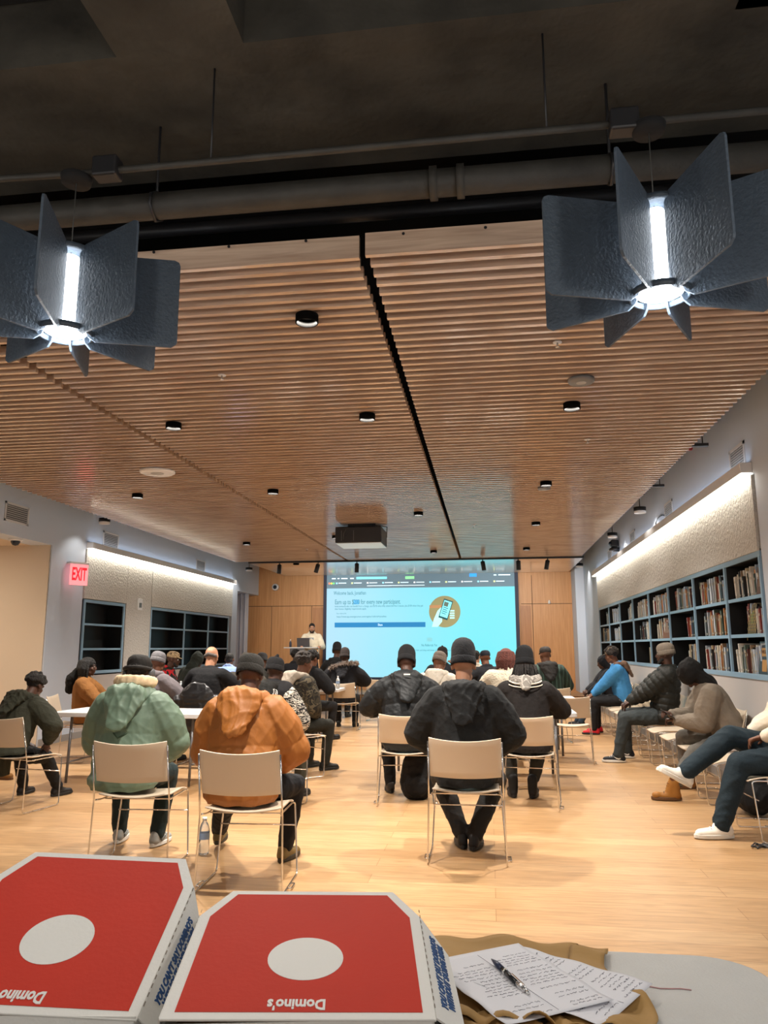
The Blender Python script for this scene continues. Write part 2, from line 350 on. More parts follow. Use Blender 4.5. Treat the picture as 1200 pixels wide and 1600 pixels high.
# ---- pendant lamps
bl_m = mat('felt_blade', (.060, .082, .110), .55, bump=.6, bscale=90, dist=.008, var=.1, vscale=40)
tube_m = mat('lamp_tube', (.86, .93, 1.0), emit=9)
dif_m = mat('lamp_diffuser', (.95, .97, 1.0), emit=7)
def pendant(x, y, z, phis, label):
    t = thing('pendant_lamp', label, 'pendant lamp', (x, y, z)); t.scale = (1.3, 1.3, 1.3)
    tv = Vector((-x, -y, 0)).normalized(); rv = Vector((-tv.y, tv.x, 0))
    for ph in phis:
        d = tv * math.cos(R(ph)) + rv * math.sin(R(ph)); a = math.atan2(d.y, d.x)
        M = Matrix.Rotation(a, 4, 'Z') @ Matrix.Rotation(PI / 2, 4, 'X')
        pts = [(.075, .0), (.10, -.018), (.355, -.02), (.372, -.008), (.375, .0), (.375, .29), (.37, .303), (.355, .31), (.09, .31), (.062, .285), (.062, .03)]
        MB().prism(pts, -.004, .004, M=M).build('blade', bl_m, t, .0012)
    MB().lathe([(.085, .0), (.092, .0), (.092, .02), (.085, .02)], 32, caps=False).build('lower_ring', bl_m, t)
    MB().lathe([(.078, .29), (.092, .29), (.092, .305), (.0, .31)], 32, caps=False).build('top_cap', bl_m, t)
    MB().lathe([(.03, .05), (.03, .29)], 24).build('light_tube', tube_m, t)
    MB().lathe([(.0, .012), (.07, .014), (.074, .02), (.06, .035), (.03, .05)], 32, caps=False).build('diffuser', dif_m, t)
    MB().cyl((0, 0, .305), (0, 0, (3.59 - z) / 1.3), .0022, 6).build('suspension_cable', mat('cable_grey', (.06, .06, .055), .6), t)
    MB().lathe([(.05, (3.55 - z) / 1.3), (.055, (3.58 - z) / 1.3)], 20).build('ceiling_rose', void_black, t)
    lamp('pendant_tube_light', 'POINT', (x, y, z - .04), 9, (.9, .95, 1), .06)
phis = [-14, 31, 76, 121, 166, 211, 256, 301]
pendant(-1.85, 3.0, 2.80, phis, 'dark grey felt-bladed pendant lamp with glowing tube, at the left')
pendant(.72, 3.0, 2.81, phis, 'dark grey felt-bladed pendant lamp with glowing tube, at the right')

# ---- right shelving wall
DIV = [7.42, 8.50, 9.80, 11.15, 12.50, 13.85, 15.20, 16.55, 17.95]
ZS = [1.17, 1.53, 1.89, 2.25]
t = thing('bookshelf_wall', 'long built-in black bookcase with pale screen-tinted blue frame set in the right wall', 'bookcase', (XR, 12.7, 1.12))
O = Vector((XR, 12.7, 1.12))
MB().box(.30, .335, 7.40 - O.y, 17.97 - O.y, 0, 1.2).build('back_panel', shelf_dark, t)
mb = MB()
for i in range(8):
    for (z0) in ZS[:1]: mb.box(.02, .30, DIV[i] - O.y, DIV[i + 1] - O.y, .0, .04)
mb.build('base_board', shelf_dark, t)
MB().box(.0, .30, 7.40 - O.y, 17.97 - O.y, 1.14, 1.2).build('top_board', shelf_dark, t)
for d in DIV: MB().box(.012, .30, d - .018 - O.y, d + .018 - O.y, .04, 1.14).build('divider', shelf_dark, t)
for i in range(8):
    for z in ZS[1:3]:
        s = MB().box(.02, .30, DIV[i] + .018 - O.y, DIV[i + 1] - .018 - O.y, z - O.z - .012, z - O.z + .012).build('shelf_board', shelf_dark, t)
        MB().box(.004, .02, DIV[i] + .018 - O.y, DIV[i + 1] - .018 - O.y, z - O.z - .017, z - O.z + .017).build('shelf_edge', shelf_screen_tint, s)
mb = MB().box(-.01, .012, 7.38 - O.y, 17.99 - O.y, .0, .05).box(-.01, .012, 7.38 - O.y, 17.99 - O.y, 1.13, 1.18)
for d in DIV: mb.box(-.01, .012, d - .019 - O.y, d + .019 - O.y, .05, 1.13)
mb.build('face_frame', shelf_screen_tint, t, label='pale screen-tinted blue front frame')
t = tag(MB().box(XR - .02, XR + .30, 7.40, 17.95, 2.30, 3.02).build('acoustic_panel', felt, bevel=.004), 'long textured pale felt wall panel under the light strip on the right', 'wall panel')
# light bars
def led_bar(name_label, x, sgn, y0, y1, z):
    t = thing('light_bar', name_label, 'wall light', (x, (y0 + y1) / 2, z)); h = (y1 - y0) / 2
    MB().box(min(0, sgn * .11), max(0, sgn * .11), -h, h, 0, .10).build('housing', white_metal, t, .004)
    MB().box(min(sgn * .02, sgn * .10), max(sgn * .02, sgn * .10), -h + .01, h - .01, -.008, .0).build('led_diffuser', led, t)
    lamp('light_bar_glow', 'AREA', (x + sgn * .06, (y0 + y1) / 2, z - .012), 3.6 * (y1 - y0), (1, .92, .78), .07, (0, 0, 0), y1 - y0 - .05)
    lamp('upper_wall_fill', 'AREA', (x + sgn * .07, (y0 + y1) / 2, z + .112), 0.45 * (y1 - y0), (.85, .90, 1), .07, (PI, 0, 0), y1 - y0 - .05)  # upward fill added to lighten the upper walls, no visible source
led_bar('long white wall light bar glowing above the right bookcase', XR, -1, 7.40, 18.1, 3.04)
led_bar('white wall light bar glowing above the left shelves', XL, 1, 11.8, 19.2, 3.06)

# ---- left shelving wall
t = thing('bookshelf_bay', 'single empty black shelf bay with screen-tinted blue frame, nearest on the left wall', 'bookcase', (XL, 12.55, 1.0))
def bays(t, O, ys, z0, z1):
    MB().box(-.335, -.30, ys[0] - O.y, ys[-1] - O.y, z0 - O.z, z1 - O.z).build('back_panel', shelf_dark, t)
    MB().box(-.30, -.0, ys[0] - O.y, ys[-1] - O.y, z1 - O.z - .04, z1 - O.z).build('top_board', shelf_dark, t)
    MB().box(-.30, -.02, ys[0] - O.y, ys[-1] - O.y, z0 - O.z, z0 - O.z + .04).build('base_board', shelf_dark, t)
    for d in ys: MB().box(-.30, -.012, d - .018 - O.y, d + .018 - O.y, z0 - O.z + .04, z1 - O.z - .04).build('divider', shelf_dark, t)
    for i in range(len(ys) - 1):
        for k in (1, 2):
            z = z0 + (z1 - z0) * k / 3 - O.z
            s = MB().box(-.30, -.02, ys[i] + .018 - O.y, ys[i + 1] - .018 - O.y, z - .012, z + .012).build('shelf_board', shelf_dark, t)
            MB().box(-.02, -.004, ys[i] + .018 - O.y, ys[i + 1] - .018 - O.y, z - .017, z + .017).build('shelf_edge', shelf_screen_tint, s)
    mb = MB().box(-.012, .01, ys[0] - .025 - O.y, ys[-1] + .025 - O.y, z0 - O.z, z0 - O.z + .05).box(-.012, .01, ys[0] - .025 - O.y, ys[-1] + .025 - O.y, z1 - O.z - .05, z1 - O.z)
    for d in ys: mb.box(-.012, .01, d - .025 - O.y, d + .025 - O.y, z0 - O.z + .05, z1 - O.z - .05)
    mb.build('face_frame', shelf_screen_tint, t, label='pale screen-tinted blue front frame')
bays(t, Vector((XL, 12.55, 1.0)), [11.86, 13.25], 1.0, 2.22)
t = thing('bookshelf_bay', 'run of three empty black shelf bays with screen-tinted blue frame, farther along the left wall', 'bookcase', (XL, 16.7, 1.0))
bays(t, Vector((XL, 16.7, 1.0)), [14.4, 16.1, 17.55, 18.97], 1.0, 2.22)
tag(MB().box(XL - .3, XL + .02, 11.80, 13.30, 2.23, 3.05).box(XL - .3, XL + .02, 14.36, 19.18, 2.23, 3.05).box(XL - .3, XL + .02, 13.30, 14.34, .98, 3.05).build('acoustic_panel', felt, bevel=.004), 'textured grey felt wall panel around the left shelves', 'wall panel')
# curtain
t = thing('curtain', 'floor-length pale grey curtain in the far left corner', 'curtain', (0, 0, 0))
def cur2(u, v): return (-7.35 + u * .73, 20.62 + .045 * math.sin(u * 40) * (1 + .2 * math.sin(v * 3)), .3 + v * 2.9)
MB().grid(cur2, 90, 6).build('drape', mat('curtain_cloth', (.52, .51, .55), .9, bump=.1), t, solid=.004)
MB().cyl((-7.4, 20.62, 3.16), (-6.65, 20.62, 3.16), .015, 8).build('rail', white_metal, t)

# ---- vents
def vent(x, y, z, w, h, sgn, label):
    t = thing('wall_vent', label, 'vent', (x, y, z), 0, 'square air vents high on the walls')
    mb = MB(); s = sgn
    a, b = sorted((0, s * .012))
    for q in ((-w / 2, -w / 2 + .03, -h / 2, h / 2), (w / 2 - .03, w / 2, -h / 2, h / 2), (-w / 2, w / 2, -h / 2, -h / 2 + .03), (-w / 2, w / 2, h / 2 - .03, h / 2)): mb.box(a, b, q[0], q[1], q[2], q[3])
    mb.build('frame', white_metal, t)
    a2, b2 = sorted((0, s * .003)); MB().box(a2, b2, -w / 2 + .03, w / 2 - .03, -h / 2 + .03, h / 2 - .03).build('backing', mat('vent_dark', (.06, .06, .06), .7), t)
    mb = MB(); n = 7
    for i in range(n):
        zz = -h / 2 + .05 + i * (h - .1) / (n - 1)
        mb.box(*sorted((s * .003, s * .012)), -w / 2 + .03, w / 2 - .03, zz - .007, zz + .007)
    mb.build('slat_set', mat('vent_slats', (.45, .45, .45), .5), t)
for y, s in ((7.78, 'nearest on the right wall'), (10.75, 'second on the right wall'), (13.45, 'third on the right wall'), (16.0, 'farthest on the right wall')):
    vent(XR, y, 3.27, .46, .25, -1, 'white slatted air vent above the light bar, ' + s)
for y, s in ((9.85, 'left of the exit sign above the alcove'), (12.6, 'above the near end of the left light bar'), (16.9, 'above the far part of the left light bar')):
    vent(XL, y, 3.3, .56, .27, 1, 'white slatted air vent, ' + s)
# ---- small pendant downlights in the side gaps
for x, y, z, s in ((2.28, 11.6, 3.42, 'nearest of the three by the right wall'), (2.28, 14.2, 3.42, 'middle of the three by the right wall'), (2.28, 19.4, 3.42, 'farthest of the three by the right wall'), (-6.15, 11.5, 3.44, 'above the exit sign by the left wall'), (-6.2, 19.3, 3.44, 'in the far left corner')):
    lamp('puck_lamp', 'SPOT', (x, y, z - .02), 12, WARM, .05, (0, R(-14 if x < 0 else 14) * -1, 0), spot=110)
    t = thing('puck_light', 'small black puck light beside the slats, ' + s, 'ceiling light', (x, y, z))
    MB().lathe([(.085, 0), (.09, .01), (.09, .06), (.02, .07)], 20).build('housing', black_metal, t)
    MB().lathe([(.075, .0), (.082, -.03), (.085, -.03), (.085, 0)], 20, caps=False).build('lens', white_metal, t)
    MB().cyl((0, 0, .06), (0, 0, 4.4 - z), .007, 8).build('rod', black_metal, t)
for y in (5.6, 7.9, 9.9):
    t = thing('slat_bracket', 'small black bracket at the right edge of the slatted ceiling', 'bracket', (2.16, y, 3.45), 0, 'black brackets along the right ceiling edge')
    MB().box(-.06, .10, -.03, .03, -.015, .015).build('arm', black_metal, t); MB().cyl((.05, 0, 0), (.05, 0, .7), .006, 6).build('hanger_rod', black_metal, t)
# ---- cameras
t = thing('wall_camera', 'black conference camera on a shelf bracket high on the right wall', 'camera', (2.42, 14.9, 3.24))
MB().lathe([(.10, 0), (.11, .03), (.05, .07)], 18).build('base', black_metal, t)
MB().box(-.07, .07, -.07, .07, .07, .20).build('head', black_metal, t, .02)
MB().cyl((-.07, -.02, .13), (-.09, -.03, .13), .04, 16).build('lens', MATS['lens_glass'], t)
MB().box(-.02, .08, -.05, .05, -.02, 0).build('bracket', black_metal, t)
t = thing('dome_camera', 'small dark dome camera under the lintel of the left alcove', 'camera', (-6.75, 10.1, 2.98))
MB().lathe([(.09, -.03), (.1, 0)], 18).build('base', white_metal, t); MB().lathe([(.0, -.10), (.04, -.09), (.065, -.05), (.065, -.03)], 18, caps=False).build('dome', MATS['lens_glass'], t)
t = thing('ring_camera', 'round white camera with black eye on the wooden wall left of the screen', 'camera', (-6.08, 21.44, 3.15))
MX = Matrix.Rotation(PI / 2, 4, 'X')
MB().lathe([(.09, -.06), (.10, -.03), (.10, .06)], 24, M=MX @ Matrix.Scale(-1, 4, (0, 0, 1))).build('housing', white_metal, t)
MB().lathe([(.0, .075), (.045, .07), (.055, .06)], 20, M=MX, caps=False).build('eye', MATS['lens_glass'], t)
tag(MB().lathe([(.03, 0), (.04, .03), (.02, .09), (.015, .1)], 14).build('wall_sensor', white_metal), 'tiny white sensor on the wooden wall right of the screen', 'sensor').location = (1.66, 21.4, 2.6)
t = thing('wall_switch', 'white double wall control on the felt panel between the left shelves', 'switch', (XL + .02, 13.84, 2.24))
MB().box(0, .015, -.09, .09, -.11, .11).build('plate', white_metal, t, .004)
MB().box(.015, .02, -.05, .05, -.06, .03).build('display', mat('switch_dark', (.1, .1, .08), .4), t)
# cable loop by vent
tag(MB().tube([(XR - .01, 10.98 + .3 * (1 - math.cos(a)) + .0, 3.22 + .06 * math.sin(a)) for a in [i * PI / 8 for i in range(1, 16)]], .006, 6).build('cable_loop', black_metal), 'thin black cable loop beside the second vent on the right wall', 'cable')
lamp('alcove_fill_lamp', 'AREA', (-8.0, 8.6, 2.95), 60, (1, .86, .70), .3)  # unseen lamp added to brighten the beige alcove
t = thing('added_alcove_light', 'added unseen round ceiling light inside the left alcove', 'ceiling light', (-8.0, 8.6, 2.98)); MB().lathe([(.17, -.02), (.18, 0)], 24).build('rim', white_metal, t)
# ---- exit sign
t = thing('exit_sign', 'red lit EXIT sign mounted on the left wall beside the alcove', 'sign', (XL + .17, 11.32, 2.57), R(-32))
MB().box(-.16, .02, -.16, .16, .17, .20).build('mount', white_metal, t, .004)
MB().box(-.01, .01, -.15, .15, -.165, .165).build('face', mat('exit_face', (.95, .30, .32), .4, emit=.8), t, .004)
text('EXIT', .28, mat('exit_red', (.9, .01, .02), .4, emit=1.1), t, Matrix.Translation((.013, 0, 0)) @ Matrix.Rotation(PI / 2, 4, 'Z') @ Matrix.Rotation(PI / 2, 4, 'X'), width=.245, offset=.008)

# ---- the projection screen
SY = 21.30
t = thing('projection_screen', 'large projection screen showing a cyan web page on the back wall', 'screen', (-1.9, SY, .62))
sm = bpy.data.materials.new('screen_image'); sm.use_nodes = True; nt = sm.node_tree; L = nt.links; b = nt.nodes['Principled BSDF']
tc = nt.nodes.new('ShaderNodeTexCoord'); sp = nt.nodes.new('ShaderNodeSeparateXYZ'); L.new(tc.outputs['Generated'], sp.inputs[0])
cr = nt.nodes.new('ShaderNodeValToRGB'); cr.color_ramp.elements[0].color = (*rgb('B0E4FB'), 1); cr.color_ramp.elements[1].color = (*rgb('6FEFFD'), 1); cr.color_ramp.elements[1].position = .75
L.new(sp.outputs[0], cr.inputs[0]); L.new(cr.outputs[0], b.inputs['Emission Color']); b.inputs['Emission Strength'].default_value = .74
b.inputs['Base Color'].default_value = (.1, .1, .1, 1); b.inputs['Roughness'].default_value = .9
W2 = 2.635
MB().box(-W2, W2, -.01, .01, 0, 2.86).build('screen_image', sm, t)
MB().box(-W2 - .10, W2 + .10, .012, .02, -.1, 2.95).build('screen_border', mat('screen_border', (.02, .025, .06), .6), t)
MB().box(-W2 - .3, W2 + .65, -.1, .06, 2.87, 2.96).build('roller_case', white_metal, t, .01)
for q in (-2.6, 0, 2.9): MB().box(q - .03, q + .03, -.02, .2, 2.9, 2.95).build('bracket', white_metal, t)
def em(name, h, s=1.0): return mat(name, h, .9, emit=s * .78)
bar = em('browser_bar', '5F7480', .9); ink = em('screen_ink', '2C6C7E', .9); lt = em('screen_light', 'D8F4FF', 1)
U = .0181
def sx(px): return (px - 657.5) * U
def sz(py): return 2.84 - (py - 898.5) * U
MB().box(-W2, W2, -.014, -.0105, sz(919.5), 2.86).build('browser_bar', bar, t)
TXM = lambda x, z: Matrix.Translation((x, -.016, z)) @ Matrix.Rotation(PI / 2, 4, 'X')
def st(s, x, y, size, m, width, align='LEFT', z=None):
    return text(s, size, m, t, Matrix.Translation((sx(x), -.017, sz(y))) @ Matrix.Rotation(PI / 2, 4, 'X'), 'screen_text', .0005, align, width=width * U)
st('Welcome back, Jonathan', 523, 927, .15, ink, 51)
st('Earn up to $200 for every new participant.', 525, 941, .19, ink, 103)
MB().box(sx(554.5), sx(563.5), -.0165, -.012, sz(944.5), sz(937.5)).build('highlight', em('highlight', '5AA6DC', .9), t)
st('Invite someone who can benefit from a change, earn $100 when they attend the first 3 classes, plus $100 when they get', 525, 947.5, .07, ink, 138)
st('their license. Eligibility requirements apply.', 525, 951.5, .07, ink, 50)
st('Your referral link', 527.5, 958.5, .05, ink, 16)
st('https://www.app.emergecareer.com/register?referral=jonathan', 528, 963.5, .07, ink, 78)
MB().box(sx(525), sx(666.5), -.015, -.0105, sz(980), sz(972.5)).build('share_button', em('button_blue', '2572A8', .9), t)
st('Share', 593, 976.3, .09, lt, 7)
st('No Referrals Yet', 660, 1007.5, .09, ink, 24)
st('Share your referral link and they will show up here once they sign up', 628, 1015, .06, ink, 84)
MB().box(sx(668.5), sx(676.5), -.013, -.0105, sz(1002), sz(996)).build('envelope_icon', em('icon_grey', '77B8C4', .9), t)
MB().box(sx(661), sx(663), -.016, -.0145, sz(963.5), sz(960.5)).build('copy_icon', em('icon_grey', '77B8C4', .9), t)
rr = random.Random(8)
x = 516
for i in range(11):
    MB().box(sx(530.5 + i * 24.5), sx(543 + i * 24.5), -.016, -.0145, sz(911.9), sz(910.7)).build('tab_title_bar', lt, t)
    MB().box(sx(526.5 + i * 24.5), sx(529 + i * 24.5), -.016, -.0145, sz(912.5), sz(910.3)).build('tab_icon', em('tab_icon_%d' % (i % 3), ['9BE8FF', 'E9F7A8', 'FFFFFF'][i % 3]), t)
for i, c in enumerate(('FF8A6A', 'F6E25A', '6FE087')):
    MB().lathe([(.028, 0), (.028, .002)], 12, M=TXM(sx(516 + 3.4 * i), sz(911.6))).build('window_dot', em('dot_' + c, c), t)
MB().box(sx(576), sx(666), -.016, -.0145, sz(916.4), sz(915.5)).build('address_line', lt, t)
for a_, b_ in ((520, 526), (529, 532), (535, 545), (549, 555)): MB().box(sx(a_), sx(b_), -.016, -.0145, sz(904.9), sz(903.2)).build('menu_word', lt, t)
MB().box(sx(559), sx(607), -.0155, -.0145, sz(905.5), sz(902)).build('menu_reflection', em('menu_cyan', '7FF0FF'), t)
MB().box(sx(636), sx(650), -.0155, -.0145, sz(906), sz(902)).build('menu_reflection', em('menu_green', '8FE8A0'), t)
MB().box(sx(735), sx(746), -.0155, -.0145, sz(904), sz(899)).build('menu_reflection', em('menu_blue', '3A9BFF'), t)
for a_, b_ in ((772, 776), (779, 797)): MB().box(sx(a_), sx(b_), -.016, -.0145, sz(902.6), sz(901)).build('menu_word', lt, t)
# round picture: a hand holding a phone
PC = (sx(696.3), sz(956.8))
MB().lathe([(24 * U, 0), (24 * U, .002)], 48, M=TXM(*PC), smooth=False).build('picture_disc', em('picture_brown', '8A8560', .8), t)
MB().box(-.42, .0, -.0195, -.0185, .10, .18, M=Matrix.Translation((PC[0], 0, PC[1]))).build('picture_table', em('picture_orange', 'A9805A', .8), t)
pm = Matrix.Translation((PC[0] + .03, -.02, PC[1] + .06)) @ Matrix.Rotation(R(18), 4, 'Y')
MB().prism([(-.36, -.42), (-.2, -.42), (-.08, -.28), (-.05, .0), (-.1, .12), (-.2, .02), (-.3, -.2)], 0, .002, M=Matrix.Translation((PC[0], -.0195, PC[1])) @ Matrix.Rotation(PI / 2, 4, 'X')).build('picture_hand', em('picture_hand', 'A9E9E4', .9), t)
for k in range(4): MB().box(.14, .27, -.0215, -.0205, .02 - k * .065, .06 - k * .065, M=Matrix.Translation((PC[0], 0, PC[1] - .02))).build('picture_finger', MATS['picture_hand'], t)
MB().box(-.13, .13, -.004, -.002, -.27, .27, M=pm).build('picture_phone', em('picture_phone', '1F4A52', .8), t)
MB().box(-.11, .11, -.006, -.0045, -.22, .24, M=pm).build('picture_phone_display', em('picture_display', '7FDCE6', .9), t)
MB().box(-.09, .03, -.008, -.0065, .08, .20, M=pm).build('picture_photo', em('picture_photo', '5A6A60', .8), t)
for k in range(4): MB().box(-.08, .06 - .02 * (k % 2), -.008, -.0065, .03 - k * .055, .05 - k * .055, M=pm).build('picture_text_bar', ink, t)

# ---- presenter's desk on the stage
t = thing('standing_desk', 'tall narrow white desk with the laptop on the stage left of the screen', 'desk', (-4.88, 19.95, .28))
MB().box(-.45, .45, -.25, .25, 1.13, 1.16).build('desk_top', table_white, t, .005)
MB().box(-.04, .04, -.05, .05, .03, 1.13).build('column', white_metal, t, .004)
MB().box(-.3, .3, -.22, .10, 0, .03).build('foot_plate', white_metal, t, .004)
MB().box(-.28, .1, -.262, -.252, .96, 1.13).build('front_panel', mat('desk_panel', (.10, .095, .1), .5), t)
MB().box(-.24, .02, -.266, -.262, .985, 1.02).build('paper_strip', mat('paper_white', (.75, .75, .72), .7), t)
t = thing('laptop', 'open dark grey laptop on the standing desk, lid towards the audience', 'laptop', (-4.84, 19.88, 1.44))
MB().box(-.17, .17, -.02, .22, 0, .015).build('base', mat('laptop_grey', (.07, .065, .07), .4), t, .003)
MB().box(-.17, .17, -.005, .005, 0, .23, M=Matrix.Translation((0, -.02, .015)) @ Matrix.Rotation(R(12), 4, 'X')).build('lid', MATS['laptop_grey'], t, .003)
t = thing('desk_bottle', 'small dark drink bottle at the left end of the standing desk', 'bottle', (-5.2, 19.9, 1.44))
MB().lathe([(.03, 0), (.032, .01), (.032, .12), (.012, .16), (.012, .18)], 14).build('bottle_body', mat('dark_plastic', (.03, .03, .05), .3), t); MB().lathe([(.014, .175), (.014, .2)], 12).build('cap', white_metal, t)
tag(MB().tube([(-4.45, 19.8, 1.44), (-4.42, 19.75, 1.2), (-4.36, 19.7, .8), (-4.28, 19.6, .45), (-4.2, 19.5, .29)], .012, 6).build('power_cord', mat('orange_cord', (.75, .42, .2), .6)), 'pale orange power cord hanging from the right end of the standing desk', 'cord')
# ================================================================== chairs and tables
def rcurve(pts, r=.03, n=4):
    P = [Vector(p) for p in pts]; out = [P[0]]
    for i in range(1, len(P) - 1):
        a = (P[i - 1] - P[i]); b = (P[i + 1] - P[i]); k = min(r, a.length * .45, b.length * .45)
        p0 = P[i] + a.normalized() * k; p1 = P[i] + b.normalized() * k
        for j in range(n + 1): u = j / n; out.append(p0 * (1 - u) ** 2 + P[i] * 2 * u * (1 - u) + p1 * u * u)
    return out + [P[-1]]
def make_chair():
    t = thing('sled_chair', 'chair', 'chair')
    def back(u, v):
        x = (u - .5) * 2; lean = -.225 - .075 * v
        z = .565 + .245 * v + (v > .5) * (v - .5) * .045 * (x * x - .3) - (v < .5) * (.5 - v) * .02 * (1 - x * x)
        return (x * (.238 + .004 * v), lean - .035 * (1 - x * x), z)
    MB().grid(back, 14, 6).build('backrest', shell, t, solid=.010, bevel=.003)
    def seat(u, v):
        x = (u - .5) * 2
        y = -.20 + .46 * v; z = .452 + .014 * x * x * (1 - .5 * v) - .035 * max(0, v - .72) ** 1.5 * 8 * .6 - .018 * (1 - x * x) * (1 - abs(v * 2 - 1))
        z += .012 * max(0, .2 - v) * 5 * x * x
        return (x * (.228 - .008 * v), y, z)
    MB().grid(seat, 14, 12).build('seat', shell, t, solid=.010)
    for s in (-1, 1):
        MB().tube(rcurve([(s * .246, -.30, .80), (s * .25, -.222, .44), (s * .262, -.245, .008), (s * .262, .20, .008), (s * .235, .235, .43), (s * .225, .20, .436), (s * .225, -.16, .436), (s * .245, -.21, .44)], .03), .0055, 8).build('side_frame', chrome, t)
    MB().cyl((-.245, .20, .30), (.245, .20, .30), .0045, 8).build('crossbar', chrome, t)
    MB().cyl((-.225, -.10, .430), (.225, -.10, .430), .0045, 8).build('crossbar', chrome, t)
    for s in (-1, 1):
        MB().tube(rcurve([(s * .262, -.12, .012), (s * .292, -.12, .012), (s * .292, -.02, .012), (s * .262, -.02, .012)], .01, 2), .0045, 6).build('linking_clip', chrome, t)
    return t
CH = make_chair(); kids(CH); CH_used = [False]
def chair(x, y, deg, label, group=None):
    if not CH_used[0]:
        CH_used[0] = True; CH.location = (x, y, 0); CH.rotation_euler = (0, 0, R(deg)); CH['label'] = label
        if group: CH['group'] = group
        return CH
    return dup(CH, (x, y, 0), R(deg), label, group)
def table(x, y, deg, L, D, label, legs=True):
    t = thing('folding_table', label, 'table', (x, y, 0), R(deg))
    r = .03; pts = []
    for cx, cy, a0 in ((L / 2 - r, D / 2 - r, 0), (-L / 2 + r, D / 2 - r, 90), (-L / 2 + r, -D / 2 + r, 180), (L / 2 - r, -D / 2 + r, 270)):
        for k in range(5): a = R(a0 + k * 22.5); pts.append((cx + r * math.cos(a), cy + r * math.sin(a)))
    MB().prism(pts, .695, .74).build('tabletop', table_white, t, .006)
    for s in (-1, 1):
        MB().tube(rcurve([(s * (L / 2 - .22), -D / 2 + .1, .69), (s * (L / 2 - .22), -D / 2 + .06, .01), ], .02), .015, 8).build('leg', table_leg, t)
        MB().tube([(s * (L / 2 - .22), D / 2 - .1, .69), (s * (L / 2 - .22), D / 2 - .06, .01)], .015, 8).build('leg', table_leg, t)
        MB().cyl((s * (L / 2 - .22), -D / 2 + .08, .22), (s * (L / 2 - .22), D / 2 - .08, .22), .009, 8).build('brace', table_leg, t)
    return t
table(-3.80, 8.25, -2, 1.83, .76, 'white folding table in front of the green puffer jacket, nearest on the left')
table(-4.95, 10.9, 0, 1.83, .76, 'white folding table with the water bottle, second on the left side')
table(-3.3, 13.1, 0, 1.6, .7, 'white folding table beside the person in the long black coat')
table(-3.55, 17.0, 0, 1.83, .7, 'white folding table with a dark bag, closest to the screen')
table(-.2, 8.85, 0, 2.2, .8, 'white folding table in front of the centre chairs, right of the aisle')
table(.30, 11.0, 0, 1.7, .76, 'white folding table behind the red-haired person, right of the aisle')
table(-.1, 15.15, 0, 1.83, .76, 'white folding table before the screen in the right block')

